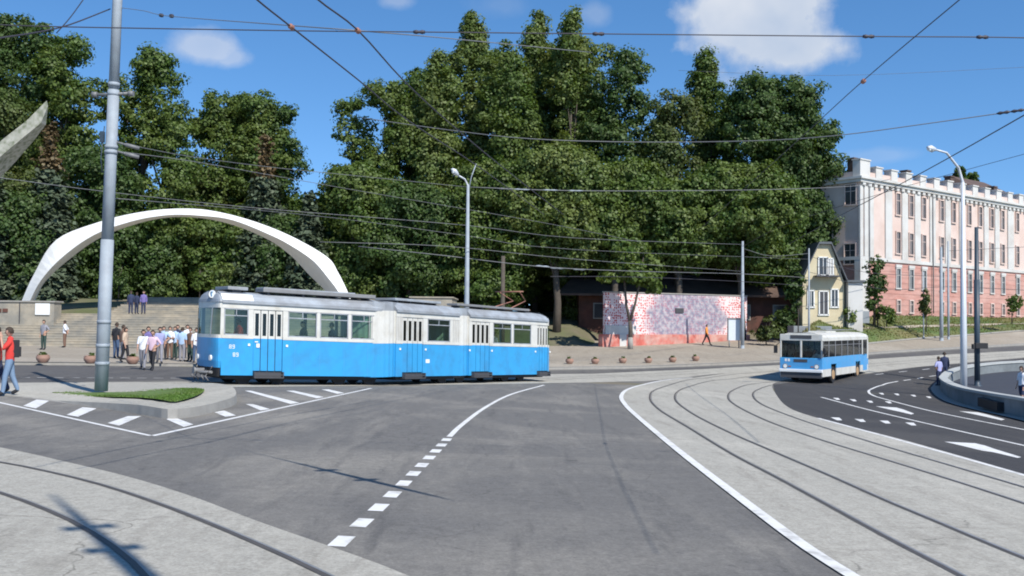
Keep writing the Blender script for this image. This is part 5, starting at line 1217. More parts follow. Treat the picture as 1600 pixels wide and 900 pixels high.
# tram rails beneath and beyond
mbs = [MB(), MB()]; A = TR[0][0][0]; d0_ = TR[0][0][1]; n0_ = TR[0][0][2]
cl = [A - d0_ * 6 - n0_ * 1.1 + Vector((-24, 5)), A - d0_ * 3 - n0_ * 1.1 + Vector((-8, 1.2)), A - n0_ * 1.1, TR[0][1][0] - TR[0][1][2] * 1.1, TR[0][2][0] - TR[0][2][2] * 1.1, TR[0][2][0] + TR[0][2][1] * 7 - TR[0][2][2] * 1.1, gnd(960, 588).xy, gnd(1100, 581).xy]
for k, off in enumerate((-.5, .5)):
    P = resample(smooth(cl, 6), .8); Q = []
    for i, p in enumerate(P): d = (P[min(i + 1, len(P) - 1)] - P[max(i - 1, 0)]).normalized(); Q.append(p + Vector((-d.y, d.x)) * off)
    ribbon(mbs[k], Q, .06, .022); tag(mbs[k].build('tram_rail', K['rail']), ('near' if k == 0 else 'far') + ' rail under the blue tram', 'rail', 'rails let into the road')

# ================================================================== TROLLEYBUS
def bus():
    C0 = Vector((18.0, 58.0)); f = Vector((-.545, -.838)).normalized(); l = Vector((f.y, -f.x)); l = -l if l.x < 0 else l   # l points to the visible side (camera right)
    W_, L_ = 2.5, 10.6; root = empty('trolleybus', (C0.x - l.x * W_ / 2, C0.y - l.y * W_ / 2, G(C0.x, C0.y)), 'blue and white trolleybus driving towards the viewer on the right', 'bus')
    th = math.atan2(f.y, f.x); root.rotation_euler.z = th; root.rotation_euler.y = 0
    # local: x forward (front at 0), y left.. visible side is local y = sgn*W/2
    sg = 1 if (Vector((-f.y, f.x)).dot(l) > 0) else -1
    def B(mb, x0, x1, y0, y1, z0, z1, mi=0): mb.box(((x0 + x1) / 2, (y0 + y1) / 2, (z0 + z1) / 2), (abs(x1 - x0), abs(y1 - y0), abs(z1 - z0)), 0, mi)
    def part(name, m, fn, par=None, bevel=0): mb = MB(); fn(mb); return mb.build(name, m, par or root, bevel=bevel)
    h = W_ / 2; zs_, zb_, zw_, zr_ = .42, .85, 1.55, 2.62
    wheels = (-2.35, -8.0)
    def side(mb, sgn, z0, z1):
        t = 0
        for wx in wheels: B(mb, -t, wx + .58, sgn * (h - .06), sgn * h, z0, z1); t = -(wx - .58)
        B(mb, -t, -L_, sgn * (h - .06), sgn * h, z0, z1)
    for sgn in (1, -1):
        part('skirt', K['cream'], lambda mb: side(mb, sgn, zs_, zb_)); part('side_panel', K['busblue'], lambda mb: (side(mb, sgn, zb_ + .001, 1.12), B(mb, -.0, -L_, sgn * (h - .055), sgn * h, 1.121, zw_)))
        part('side_band', K['cream'], lambda mb: (B(mb, 0, -L_, sgn * (h - .06), sgn * (h + .004), zr_ - .12, zr_ + .08), B(mb, -9.0, -9.2, sgn * (h - .05), sgn * (h + .01), zw_, zr_), B(mb, -10.35, -L_, sgn * (h - .05), sgn * (h + .01), zw_ - .3, zr_)))
        xs_ = [-.1, -1.3, -2.7, -4.1, -5.5, -6.9, -8.3, -9.0]
        for a, b in zip(xs_, xs_[1:]):
            wn = part('window', K['mgrey'], lambda mb: (B(mb, a, a - .07, sgn * (h - .05), sgn * (h + .002), zw_, zr_ - .12), B(mb, b + .04, b, sgn * (h - .05), sgn * (h + .002), zw_, zr_ - .12), B(mb, a - .07, b + .04, sgn * (h - .04), sgn * h, zw_ + .68, zw_ + .71)))
            part('pane', K['glassd'], lambda mb: B(mb, a - .07, b + .04, sgn * (h - .035), sgn * (h - .02), zw_, zr_ - .12), wn)
        dn = part('door', K['busblue'], lambda mb: B(mb, -9.25, -10.3, sgn * (h - .04), sgn * (h + .012), .5, zw_ - .1)); part('pane', K['glassd'], lambda mb: B(mb, -9.25, -10.3, sgn * (h - .03), sgn * h, zw_ - .09, zr_ - .12), dn)
    part('front_panel', K['busblue'], lambda mb: (B(mb, .0, .06, -h, h, .82, 1.5)), bevel=.03)
    part('front_band', K['cream'], lambda mb: (B(mb, -.04, .05, -h, h, 2.50, 2.88), B(mb, .0, .05, -.06, .06, 1.5, 2.5), B(mb, .0, .05, -h, -h + .1, 1.5, 2.5), B(mb, .0, .05, h - .1, h, 1.5, 2.5)), bevel=.03)
    for a, b in ((-h + .1, -.06), (.06, h - .1)): part('windscreen', K['glassd'], lambda mb: mb.face([(.03, a, 1.5), (.03, b, 1.5), (-.02, b, 2.5), (-.02, a, 2.5)]))
    part('route_panel', K['dgrey'], lambda mb: B(mb, .05, .07, -.62, .62, 2.62, 2.82))
    bp = part('bumper', K['white'], lambda mb: B(mb, .02, .16, -h - .02, h + .02, .66, .84), bevel=.03); part('lower_valance', K['dgrey'], lambda mb: B(mb, -.05, .08, -h + .05, h - .05, .34, .66))
    for y in (-.92, .92):
        hl = part('headlight', K['mgrey'], lambda mb: mb.tube([(.05, y, 1.0), (.085, y, 1.0)], .15, 16)); part('lens', K['lamp'], lambda mb: mb.tube([(.08, y, 1.0), (.10, y, 1.0)], .11, 16), hl)
        part('turn_signal', K['orange'], lambda mb: B(mb, .05, .08, y + (.2 if y < 0 else -.34), y + (.34 if y < 0 else -.2), .95, 1.03))
    for y in (-.7, .5): part('wiper', K['black'], lambda mb: mb.tube([(.06, y, 1.5), (.05, y + .35, 1.95)], .014, 5))
    part('number_plate', K['dgrey'], lambda mb: B(mb, .06, .075, -.42, .38, 1.25, 1.42)); part('fleet_number', K['white'], lambda mb: [B(mb, .06, .07, sg * -.95 + k, sg * -.95 + k + .12, 1.28, 1.44) for k in (0, .18)])
    part('roof', K['cream'], lambda mb: [mb.face([(.0, y0, z0), (.0, y1, z1), (-L_, y1, z1), (-L_, y0, z0)][::-1], 0, True) for (y0, z0), (y1, z1) in zip([(-h, zr_ + .08), (-h + .12, 2.84), (-h + .5, 2.96), (0, 3.0), (h - .5, 2.96), (h - .12, 2.84)], [(-h + .12, 2.84), (-h + .5, 2.96), (0, 3.0), (h - .5, 2.96), (h - .12, 2.84), (h, zr_ + .08)])] + [mb.face([(x, -h, zr_), (x, h, zr_), (x, h - .12, 2.84), (x, h - .5, 2.96), (x, -h + .5, 2.96), (x, -h + .12, 2.84)]) for x in (0, -L_)])
    part('roof_equipment', K['cream'], lambda mb: B(mb, -3.2, -5.4, -.55, .55, 2.96, 3.06), bevel=.03)
    for y in (-.3, .3): part('trolley_pole', K['mgrey'], lambda mb: mb.tube([(-4.2, y, 3.1), (-8, y * 1.2, 3.12), (-L_ - .3, y * 1.3, 3.14)], .03, 6))
    part('rear_panel', K['busblue'], lambda mb: (B(mb, -L_ - .05, -L_, -h, h, .5, zw_), )); part('rear_window', K['glassd'], lambda mb: B(mb, -L_ - .03, -L_, -h + .1, h - .1, zw_, zr_)); part('floor', K['dgrey'], lambda mb: B(mb, -.1, -L_ + .1, -h + .1, h - .1, .7, .78))
    part('chassis', K['black'], lambda mb: B(mb, -.3, -L_ + .3, -h + .3, h - .3, .3, .68))
    for wx in wheels:
        for sgn in (1, -1):
            w = part('wheel', K['black'], lambda mb: mb.tube([(wx, sgn * (h - .30), .48), (wx, sgn * (h - .04), .48)], .48, 24)); part('rim', K['tan'], lambda mb: mb.tube([(wx, sgn * (h - .06), .48), (wx, sgn * (h - .02), .48)], [.30, .27], 18), w)
            part('wheel_arch', K['black'], lambda mb: B(mb, wx - .57, wx + .57, sgn * (h - .5), sgn * (h - .45), .5, 1.12))
    for k in range(7):
        for y in (-.8, .8): part('seat', K['seat'], lambda mb: (B(mb, -2 - k, -2.4 - k, y - .4, y + .4, 1.15, 1.22), B(mb, -2.4 - k, -2.46 - k, y - .4, y + .4, 1.2, 1.75)))
    part('dashboard', K['dgrey'], lambda mb: B(mb, -.1, -.5, -h + .1, h - .1, .8, 1.5)); mr = part('mirror', K['black'], lambda mb: (B(mb, .1, .2, -sg * (h + .12), -sg * (h + .32), 1.75, 2.2), mb.tube([(.0, -sg * h, 2.4), (.15, -sg * (h + .2), 2.2)], .02, 6)))
    part('mirror', K['black'], lambda mb: (B(mb, .1, .2, sg * (h + .05), sg * (h + .2), 1.75, 2.1),))
    return root, f, l
BUS = bus()

# ================================================================== OVERHEAD WIRES
def wire(px, labs, r=.013, m='wire', ins=(), z=None, D=None, sag=0, im='wire', ir=.05, il=.35):
    P = []
    for i, q in enumerate(px):
        if z is not None:
            d = ray(q[0], q[1]); d = d / d.y; hz = CZ + z; P.append(Vector((0, 0, CZ)) + d * min(70, (hz - CZ) / d.z))
        else: P.append(at(q[0], q[1], q[2]))
    S_ = []
    PP = [P[0] * 2 - P[1]] + P + [P[-1] * 2 - P[-2]]
    for i in range(1, len(PP) - 2):
        a, b, c, d = PP[i - 1:i + 3]
        for k in range(4): t = k / 4; S_.append(.5 * ((2 * b) + (c - a) * t + (2 * a - 5 * b + 4 * c - d) * t * t + (3 * b - a - 3 * c + d) * t ** 3))
    S_.append(P[-1]); c0 = P[len(P) // 2]; root = None
    r *= .72 if m == 'wire_l' else .85; mb = MB(); mb.tube(S_, r, 5)
    if not ins:
        o = mb.build('overhead_wire', K[m], origin=c0); return tag(o, labs, 'wire', 'overhead wires')
    root = empty('overhead_wire', c0, labs, 'wire', 'overhead wires'); mb.build('cable', K[m], root, c0)
    for (u, v) in ins:
        best = min(S_, key=lambda p: ((F * ((p - Vector((0, 0, CZ))).dot(RT)) / ((p - Vector((0, 0, CZ))).dot(fw)) + 800 - u) ** 2 + (450 - F * ((p - Vector((0, 0, CZ))).dot(UP)) / ((p - Vector((0, 0, CZ))).dot(fw)) - v) ** 2)); i = S_.index(best); d = (S_[min(i + 1, len(S_) - 1)] - S_[max(i - 1, 0)]).normalized()
        q = at(u, v, best.y); mb = MB(); k = il / 4; mb.tube([q - d * il / 2, q - d * k, q, q + d * k, q + d * il / 2], [.02, ir, ir * .6, ir, .02], 8); mb.build('insulator', K[im], root, c0)
    return root
wire([(240, -140), (395, -6), (455, 42), (560, 125), (640, 190), (750, 262), (850, 335)], 'left one of two contact wires running down from the top left', .014, z=3.8, ins=((455, 42),), im='orange', il=.12, ir=.038)
wire([(340, -140), (490, -6), (560, 48), (630, 125), (700, 190), (790, 265), (880, 335)], 'right one of two contact wires running down from the top left', .014, z=3.8, ins=((559, 48),), im='orange', il=.12, ir=.038)
wire([(2300, -650), (1700, -165), (1506, -6), (1350, 125), (1260, 207), (1160, 298), (1090, 362)], 'thick contact wire slanting down from the top right', .0085, z=3.8, ins=((1349, 127),), im='orange', il=.12, ir=.038)
wire([(1640, 155), (1600, 180), (1440, 270), (1320, 333), (1235, 380)], 'contact wire slanting past the head of the right street lamp', .014, z=3.8)
wire([(-20, 38, 13.5), (100, 42, 13.5), (450, 48, 13.4), (650, 50, 13.5), (935, 53, 13.8), (1357, 57, 14), (1535, 58, 14), (1640, 60, 14)], 'dark span wire crossing nearly level along the top', .010, ins=((655, 50), (935, 53), (1357, 57), (1535, 58)), il=.16, ir=.03)
wire([(187, 12, 28), (225, 17, 26), (262, 25, 24), (455, 40, 15), (560, 48, 13.4), (700, 60, 16), (925, 82, 22)], 'pale sagging span wire from the top of the big pole to the right', .012, 'wire_l', ins=((252, 24), (268, 25)), il=.3, ir=.05)
wire([(-20, 62, 20), (60, 50, 22), (110, 38, 25), (172, 14, 28.5)], 'thick dark cable from the left edge up to the big pole', .022)
wire([(88, 52, 22), (110, 27, 22), (134, -6, 22)], 'short steep wire above the cable at the top left', .014)
wire([(565, 184, 50), (700, 203, 48), (830, 217, 46), (1000, 222, 46), (1180, 220, 44), (1305, 212, 42), (1450, 193, 40), (1640, 166, 38)], 'pale span wire across the middle tree crowns', .028, 'wire_l', ins=((1568, 176), (1590, 173)), il=.5, ir=.07)
wire([(178, 222, 29), (300, 245, 38), (430, 262, 46), (560, 275, 50), (728, 292, 55)], 'upper pale wire from the big pole to the middle lamp', .018, 'wire_l')
wire([(728, 292, 55), (900, 298, 57), (1160, 297, 62), (1330, 291, 66), (1390, 280, 70)], 'pale wire with white insulators from the middle lamp to the right', .03, 'wire_l', ins=((790, 295), (815, 296), (860, 297), (900, 298)), im='steel', il=.9, ir=.045)
wire([(178, 236, 29), (300, 252, 34), (430, 275, 42), (560, 298, 50), (700, 322, 58), (860, 350, 66), (1000, 378, 74)], 'lower pale wire from the big pole, sinking towards the mural', .018, 'wire_l')
wire([(-20, 275, 40), (170, 300, 45), (400, 325, 52), (728, 352, 56), (900, 372, 66), (1160, 382, 80)], 'thin wire from the left edge past the arch top to the mural pole', .022, 'wire_l')
wire([(500, 378, 50), (700, 385, 54), (900, 405, 60), (1160, 424, 80)], 'thin wire above the tram roof passing the lamp post', .022, 'wire_l')
wire([(180, 310, 29), (420, 330, 44), (560, 345, 52), (728, 368, 55), (900, 390, 60), (1264, 405, 86)], 'wire crossing the dark trees behind the middle lamp', .016, 'wire_l')
wire([(560, 385, 55), (700, 400, 55), (850, 417, 58), (1000, 424, 64), (1160, 428, 80), (1264, 434, 86)], 'pale wire with insulators just above the mural roof', .03, 'wire_l', ins=((848, 416), (870, 419), (905, 421)), im='steel', il=1.0, ir=.05)
wire([(860, 432, 60), (1000, 433, 66), (1160, 440, 80), (1264, 447, 86)], 'lowest wire in front of the brown roof', .022)
wire([(1160, 388, 83), (1205, 400, 83), (1264, 396, 86)], 'short slack wire between the mural pole and the thin pole', .025, 'wire_l')
wire([(1264, 400, 86), (1350, 425, 88), (1471, 432, 90)], 'upper wire between the thin pole and the paired poles', .022)
wire([(1264, 425, 86), (1380, 452, 88), (1482, 448, 91), (1640, 455, 92)], 'lower wire running across the salmon wall', .022)
wire([(1482, 392, 91), (1560, 388, 92), (1640, 384, 94)], 'wire right of the paired poles across the upper storeys', .02)
wire([(1640, 230, 60), (1500, 268, 64), (1385, 300, 68), (1230, 350, 74), (1160, 385, 80)], 'faint wire slanting across the pink roof', .02)
wire([(1690, 100, 50), (1600, 105, 52), (1300, 118, 55), (1060, 110, 58)], 'faint thin wire high in the sky right of centre', .012, 'wire_l')

# ================================================================== PEOPLE
SK = {}
def clothes(c, name): 
    if name not in SK: SK[name] = mat(name, c, .85, .10, 6, bump=.15, bscale=20)
    return SK[name]
SKIN = mat('skin', (.46, .27, .19), .6, .05, 8); 
PAL = {'hair': (.045, .03, .02), 'white': (.72, .73, .75), 'ltblue': (.38, .52, .70), 'pink': (.66, .48, .56), 'navy': (.025, .035, .08), 'black': (.02, .02, .024), 'red': (.60, .045, .035), 'jeans': (.06, .10, .18), 'paleblue': (.17, .25, .36),
       'grey': (.25, .25, .28), 'beige': (.50, .38, .28), 'brown': (.17, .10, .07), 'orange': (.80, .27, .05), 'blue': (.04, .18, .60), 'tan': (.36, .28, .20), 'violet': (.16, .13, .32), 'dkgreen': (.03, .06, .05), 'cream': (.60, .55, .42), 'lilac': (.33, .34, .55)}
def P3(*a): return Vector(a)
def person(loc, yaw, lab, shirt, legs, hair='hair', H=1.75, stride=0.0, armL='down', armR='down', shorts=False, sleeves='short', seated=False, lean=0.0, group=None, female=False):
    """facing local -Y"""
    k = H / 1.75; J = {}
    J['pel'] = P3(0, 0, .95); J['sp'] = P3(0, -lean * .3, 1.12); J['ch'] = P3(0, -lean * .7, 1.33); J['nb'] = P3(0, -lean, 1.46); J['nk'] = P3(0, -lean - .01, 1.53)
    sw = .17 if not female else .15
    for sx, sd_ in ((-1, 'R'), (1, 'L')):
        ph = stride * (1 if sd_ == 'L' else -1); J['hip' + sd_] = P3(sx * .085, 0, .91)
        if seated: J['kn' + sd_] = P3(sx * .1, -.42, .93); J['an' + sd_] = P3(sx * .1, -.42, .50); J['to' + sd_] = P3(sx * .1, -.58, .45)
        else:
            J['kn' + sd_] = P3(sx * .095, -ph * .24 - .02, .50 + abs(ph) * .0); J['an' + sd_] = P3(sx * .10, -ph * .42 + (.06 if ph < 0 else 0), .085 + (.05 if ph < 0 else 0)); J['to' + sd_] = J['an' + sd_] + P3(sx * .03, -.15, -.055 - (.03 if ph < 0 else 0))
        J['sh' + sd_] = P3(sx * sw, -lean * .9, 1.41); mode = armL if sd_ == 'L' else armR; b = J['sh' + sd_]
        if mode == 'down': J['el' + sd_] = b + P3(sx * .05, ph * .12 + .02, -.28); J['wr' + sd_] = J['el' + sd_] + P3(sx * .0, ph * .14 - .06, -.25); hd = P3(0, -.03, -.09)
        elif mode == 'hip': J['el' + sd_] = b + P3(sx * .16, .06, -.24); J['wr' + sd_] = b + P3(-sx * .03, -.05, -.42); hd = P3(-sx * .05, -.04, -.05)
        elif mode == 'face': J['el' + sd_] = b + P3(sx * .10, -.17, -.20); J['wr' + sd_] = P3(sx * .07, -.22 - lean, 1.50); hd = P3(-sx * .01, -.01, .09)
        elif mode == 'fold': J['el' + sd_] = b + P3(sx * .07, -.03, -.27); J['wr' + sd_] = b + P3(-sx * .13, -.20, -.24); hd = P3(-sx * .08, -.02, .01)
        elif mode == 'wheel': J['el' + sd_] = b + P3(sx * .07, -.10, -.26); J['wr' + sd_] = b + P3(-sx * .02, -.34, -.18); hd = P3(0, -.08, .03)
        elif mode == 'back': J['el' + sd_] = b + P3(sx * .08, .12, -.25); J['wr' + sd_] = P3(sx * .04, .16, .98); hd = P3(-sx * .06, .0, -.05)
        J['ha' + sd_] = J['wr' + sd_] + hd * .75
    E = [('pel', 'sp', 'torso'), ('sp', 'ch', 'torso'), ('ch', 'nb', 'torso'), ('nb', 'nk', 'neck')]
    for s_ in 'LR': E += [('pel', 'hip' + s_, 'leg'), ('hip' + s_, 'kn' + s_, 'leg'), ('kn' + s_, 'an' + s_, 'shin'), ('an' + s_, 'to' + s_, 'foot'), ('ch', 'sh' + s_, 'torso'), ('sh' + s_, 'el' + s_, 'uarm'), ('el' + s_, 'wr' + s_, 'farm'), ('wr' + s_, 'ha' + s_, 'hand')]
    R = {'pel': .135, 'sp': .125, 'ch': .135, 'nb': .075, 'nk': .055}
    for s_ in 'LR': R.update({'hip' + s_: .095, 'kn' + s_: .062, 'an' + s_: .042, 'to' + s_: .036, 'sh' + s_: .062, 'el' + s_: .042, 'wr' + s_: .028, 'ha' + s_: .032})
    if female: R['sp'] = .105; R['ch'] = .12
    # fingers
    for s_ in 'LR':
        hd = (J['ha' + s_] - J['wr' + s_]).normalized(); sx = -1 if s_ == 'R' else 1; sd2 = hd.cross(P3(sx, 0, 0.01)).normalized(); pl = hd.cross(sd2).normalized()
        for i, ln_ in enumerate((.072, .082, .076, .060)):
            b0 = J['ha' + s_] + sd2 * (.024 - .016 * i) + hd * .012; m1 = b0 + hd * ln_ * .55; m2 = m1 + (hd * .8 + pl * .45 * sx) * ln_ * .5
            for nm, p, r in ((f'f{s_}{i}a', b0, .0095), (f'f{s_}{i}b', m1, .009), (f'f{s_}{i}c', m2, .0075)): J[nm] = p; R[nm] = r
            E += [('ha' + s_, f'f{s_}{i}a', 'hand'), (f'f{s_}{i}a', f'f{s_}{i}b', 'hand'), (f'f{s_}{i}b', f'f{s_}{i}c', 'hand')]
        b0 = J['wr' + s_].lerp(J['ha' + s_], .5) + sd2 * .028; J[f't{s_}a'] = b0; J[f't{s_}b'] = b0 + hd * .035 + sd2 * .022; R[f't{s_}a'] = .011; R[f't{s_}b'] = .009; E += [('wr' + s_, f't{s_}a', 'hand'), (f't{s_}a', f't{s_}b', 'hand')]
    names = list(J); idx = {n: i for i, n in enumerate(names)}; me = bpy.data.meshes.new('tmp'); me.from_pydata([tuple(J[n]) for n in names], [(idx[a], idx[b]) for a, b, _ in E], []); ob = bpy.data.objects.new('tmp', me); COL.objects.link(ob)
    sk = ob.modifiers.new('s', 'SKIN'); sk.use_smooth_shade = True; sb = ob.modifiers.new('u', 'SUBSURF'); sb.levels = 1
    for i, n in enumerate(names): v = me.skin_vertices[0].data[i]; v.radius = (R[n] * (1.25 if n in ('pel', 'sp', 'ch') else 1), R[n] * (.85 if n in ('pel', 'sp', 'ch') else 1)); v.use_root = (n == 'pel')
    dg = bpy.context.evaluated_depsgraph_get(); em = bpy.data.meshes.new_from_object(ob.evaluated_get(dg)); bpy.data.objects.remove(ob); bpy.data.meshes.remove(me)
    bm = bmesh.new(); bm.from_mesh(em); bpy.data.meshes.remove(em)
    # head with face
    hc = J['nk'] + P3(0, -.018, .125); hv = bmesh.ops.create_uvsphere(bm, u_segments=20, v_segments=14, radius=1.0)['verts']
    for v in hv:
        c = v.co.copy(); x, y, z = c.x * .076, c.y * .095, c.z * .122
        if c.z < 0: x *= 1 + .22 * c.z; y *= 1 + .10 * c.z
        if c.y < -.6 and abs(c.x) < .22: y -= .026 * max(0, 1 - abs(c.z + .18) * 3.2) * (1 - abs(c.x) * 3.5)          # nose
        if c.y < -.5 and .2 < abs(c.x) < .55 and .0 < c.z < .28: y += .010                                                 # eye sockets
        if c.y < -.6 and abs(c.x) < .35 and -.62 < c.z < -.45: y -= .006                                                  # lips
        if abs(c.x) > .93 and abs(c.z) < .3: x += .020 * (1 if c.x > 0 else -1); y += .012                                  # ears
        v.co = hc + P3(x, y, z)
    hs_ = set(hv)
    lab_of = {}
    segs = [(J[a], J[b], l) for a, b, l in E]
    def near(p):
        best, bl = 9, 'torso'
        for a, b, l in segs:
            ab = b - a; t = max(0, min(1, (p - a).dot(ab) / max(ab.length_squared, 1e-9))); dd = (p - a - ab * t).length - (.05 if l == 'torso' else 0)
            if dd < best: best, bl = dd, l
        return bl
    bm.normal_update(); parts = {'shirt': [], 'trousers': [], 'shoe': [], 'shoe ': [], 'hair': []}
    for f in bm.faces:
        f.smooth = True; c = f.calc_center_median()
        if f.verts[0] in hs_:
            r = c - hc
            if (r.z > .05 and r.y > -.08) or (r.z > .0 and r.y > -.035) or (r.y > .02 and r.z > (-.03 if not female else -.12)) or r.z > .085: parts['hair'].append(f)
            continue
        l = near(c)
        if l == 'torso' or l == 'uarm' or (sleeves == 'long' and l == 'farm'):
            if c.z > .93 or seated: parts['shirt'].append(f)
            else: parts['trousers'].append(f)
            if .90 < c.z < .97 and l == 'torso': parts['trousers'].append(f)
        elif l == 'leg' or (l == 'shin' and not shorts): parts['trousers'].append(f)
        elif l == 'foot': parts['shoe' if c.x > 0 else 'shoe '].append(f)
    def sub(fs, off):
        vm, V, Fc = {}, [], []
        for f in dict.fromkeys(fs):
            q = []
            for v in f.verts:
                if v not in vm: vm[v] = len(V); V.append(tuple((v.co + v.normal * off) * k))
                q.append(vm[v])
            Fc.append(q)
        return V, Fc
    root = empty('person', loc, lab, 'person', group, yaw)
    me = bpy.data.meshes.new('body'); bm2 = bm.copy()
    for v in bm2.verts: v.co *= k
    bm2.to_mesh(me); bm2.free(); me.materials.append(SKIN); link_mesh('body', me, root)
    for nm, col, off in (('shirt', shirt, .016), ('trousers', legs, .012), ('shoe', 'black', .012), ('shoe ', 'black', .012), ('hair', hair, .014)):
        V, Fc = sub(parts[nm], off)
        if not Fc: continue
        m_ = bpy.data.meshes.new(nm); m_.from_pydata(V, [], Fc); m_.polygons.foreach_set('use_smooth', [True] * len(Fc)); m_.materials.append(clothes(PAL[col], 'cloth_' + col)); link_mesh('shorts' if (nm == 'trousers' and shorts) else nm.strip(), m_, root)
    bm.free()
    for sx in (-1, 1):
        mb = MB(); c = (hc + P3(sx * .028, -.082, .012)) * k; mb.lathe([(0, -.008), (.007, -.004), (.007, .004), (0, .008)], c, 8); mb.build('eye', clothes(PAL['black'], 'cloth_black'), root)
    return root
def face_to(dx, dy): return math.atan2(dx, -dy)       # yaw so that local -Y looks along (dx,dy)
def put(u, v, lift=0.0): return gnd(u, v, lift)
GR = 'people on the square'
# two men at the left edge, close to the viewer
r = person(put(14, 618, .02), face_to(-.9, -.45), 'man in a red T-shirt and jeans with a black backpack, hands raised to his face', 'red', 'paleblue', H=1.78, stride=.35, armL='face', armR='face', group=GR)
mb = MB(); mb.box((.0, .12, 1.24), (.30, .20, .46)); mb.box((0, .23, 1.16), (.22, .07, .26)); mb.tube([(-.11, .08, 1.44), (-.12, -.05, 1.46), (-.12, -.12, 1.30), (-.10, .05, 1.08)], .018, 6); mb.tube([(.11, .08, 1.44), (.12, -.05, 1.46), (.12, -.12, 1.30), (.10, .05, 1.08)], .018, 6); bk = tag(mb.build('backpack', clothes(PAL['black'], 'cloth_black'), origin=(0, 0, 0), bevel=.03), 'black backpack worn by the man in red', 'backpack'); bk.location = r.location; bk.rotation_euler = r.rotation_euler
person(put(-6, 616, .02), face_to(-.9, -.3), 'man in red and dark trousers half outside the left edge', 'red', 'navy', H=1.80, stride=.5, group=GR)
L13 = .13
CR = [(68, 546.5, 'man in grey with dark trousers standing alone behind the leftmost planter', 'grey', 'dkgreen', dict(yaw=(-.3, -1), armL='hip')),
 (101, 543, 'man in a white shirt standing alone with hands behind his back', 'white', 'brown', dict(yaw=(-1, -.1), armL='back', armR='back')),
 (181, 560, 'man all in black and blue jeans left of the planter bowl', 'black', 'jeans', dict(yaw=(.3, 1), H=1.85)),
 (191, 562, 'man in a dark brown top behind the one in beige', 'brown', 'grey', dict(yaw=(.6, .6))),
 (195, 567, 'woman in a beige top and dark trousers beside the planter', 'beige', 'black', dict(yaw=(1, -.2), H=1.66, female=True, stride=.3)),
 (223, 578, 'man in a white shirt walking onto the road, left of the pair', 'white', 'grey', dict(yaw=(.2, -1), stride=.5)),
 (238, 579, 'man in a pink shirt walking onto the road, right of the pair', 'pink', 'black', dict(yaw=(-.1, -1), stride=.45, armL='hip')),
 (231, 567, 'man in violet between the two men walking in front', 'violet', 'grey', dict(yaw=(.1, -1))),
 (249, 568, 'man in lilac striding just behind the pink shirt', 'lilac', 'grey', dict(yaw=(.3, -1), stride=.5)),
 (255, 562, 'man in a light blue shirt with black trousers, left end of the standing row', 'ltblue', 'black', dict(yaw=(.2, -1), armL='hip')),
 (265, 562, 'man in a white shirt and brown trousers in the standing row', 'white', 'brown', dict(yaw=(0, -1), armL='fold', armR='fold')),
 (273, 562, 'slim man in very pale blue behind the standing row', 'ltblue', 'dkgreen', dict(yaw=(-.3, -1))),
 (277, 559, 'man in navy at the back of the standing row', 'navy', 'dkgreen', dict(yaw=(0, -1), H=1.82)),
 (284, 565, 'man with his back turned in a pale blue shirt', 'ltblue', 'grey', dict(yaw=(.1, 1))),
 (292, 560, 'tall man in a white shirt behind the pale blue back', 'white', 'black', dict(yaw=(.3, -1), H=1.85)),
 (297, 565, 'man in a dark suit right of the pale blue back', 'brown', 'dkgreen', dict(yaw=(-.5, -1), sleeves='long')),
 (306, 567, 'man in a white shirt near the nose of the tram', 'white', 'jeans', dict(yaw=(.5, -1))),
 (312, 570, 'man in bright blue right at the nose of the tram', 'blue', 'jeans', dict(yaw=(-.8, -.5), armL='fold'))]
for (u, v, lab, sh, lg, kw) in CR:
    y = kw.pop('yaw'); p = gnd(u, v, .13)
    if v > 571: p = gnd(u, v)
    person(p, face_to(*y), lab, sh, lg, group=GR, **kw)
for u, lab, sh, w_ in ((204, 'leftmost of three dark figures on the stair landing', 'navy', (-.3, 1)), (213, 'middle dark figure on the stair landing, slightly shorter', 'navy', (.2, 1)), (224, 'rightmost dark figure on the stair landing, facing the square', 'violet', (.2, -1))):
    c = at(u, 489, 75.2 + (u == 213) * .5); person((c.x, c.y, ZL + .01), face_to(*w_), lab, sh, 'navy', H=1.72 if u != 213 else 1.62, sleeves='long', group=GR)
c = at(212, 460, 82.5)
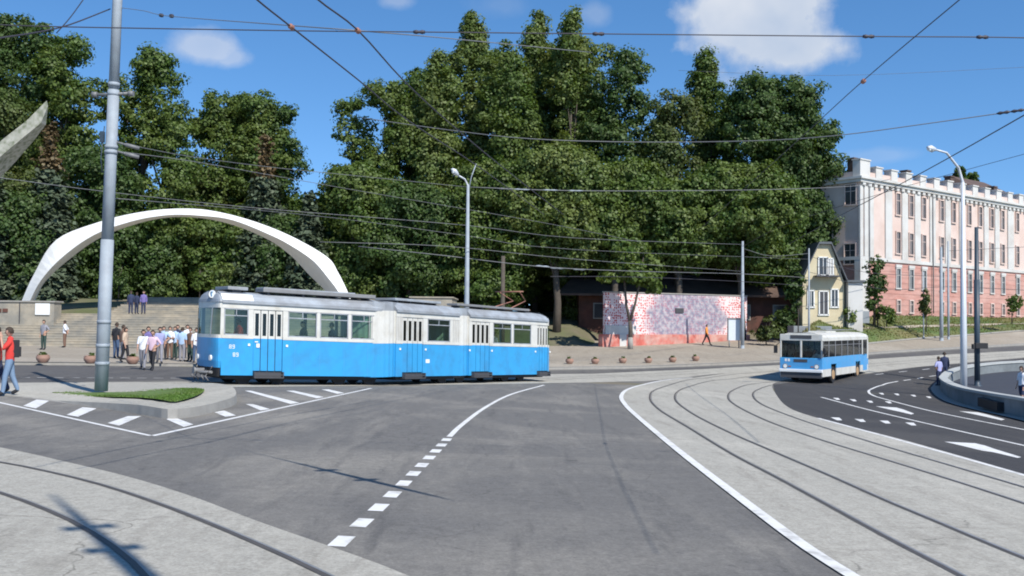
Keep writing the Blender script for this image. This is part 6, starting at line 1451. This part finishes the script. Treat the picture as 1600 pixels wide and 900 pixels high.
for q, (u, D, sh, lab) in enumerate(((234, 99, 'white', 'tiny far figure in white on the park path under the arch'), (249, 101, 'pink', 'tiny far figure in pink on the park path'), (262, 98, 'cream', 'tiny far figure in cream on the park path'), (275, 103, 'ltblue', 'tiny far figure in light blue on the park path'))):
    c = at(u, 460, D); person((c.x, D, ZT + .03), face_to(0, -1), lab, sh, 'grey', group=GR, stride=.3)
for (u, v, D, lab, sh, lg, kw) in ((1061, 536, None, 'man in dark trousers and a pale top in front of the mural', 'cream', 'black', dict(yaw=(-.4, 1))), (1104, 539.5, None, 'worker in an orange vest walking before the mural', 'orange', 'black', dict(yaw=(.8, -.4), stride=.7, sleeves='long')),
        (1467, 603, None, 'man in a lilac shirt and navy trousers at the tip of the parapet', 'lilac', 'navy', dict(yaw=(-.4, 1), armL='hip')), (1476, 597, None, 'taller man in navy behind the lilac shirt', 'navy', 'navy', dict(yaw=(.3, 1), H=1.85, sleeves='long')),
        (1597, 634, None, 'woman in a white top and dark shorts behind the parapet at the right edge', 'white', 'navy', dict(yaw=(-1, -.3), H=1.68, female=True, shorts=True, stride=.25))):
    y = kw.pop('yaw'); p = gnd(u, v, .13 if v < 560 else .02); person(p, face_to(*y), lab, sh, lg, group=GR, **kw)
# tram driver and passengers
secs, pt = TR; rg = secs[0]
def aboard(si, t, w, lab, sh, seated=True, yawd=-1, **kw):
    s = secs[si]; p = pt(s, t, w, (.86 if not seated else .60)); person(p, face_to(s[1].x * yawd, s[1].y * yawd), lab, sh, 'navy', seated=seated, group='people aboard the tram', **kw)
aboard(0, .85, .55, 'tram driver in red behind the cab side window', 'red', armL='wheel', armR='wheel')
aboard(0, 3.3, .45, 'dark clothed passenger in the first big tram window', 'black'); aboard(0, 4.5, .5, 'passenger with dark hair in the second big tram window', 'navy'); aboard(0, 5.75, .5, 'passenger in white in the third big tram window', 'white'); aboard(1, 2.4, .6, 'passenger in grey in the middle section window', 'grey'); aboard(2, 3.0, .6, 'passenger in pink in the rear section window', 'pink')
# bus driver
r, f, l = BUS; q = Vector((r.location.x, r.location.y)) - f * .95 + l * .62
person((q.x, q.y, G(q.x, q.y) + .22), face_to(f.x, f.y), 'bus driver in white seen through the windscreen', 'white', 'navy', seated=True, armL='wheel', armR='wheel')
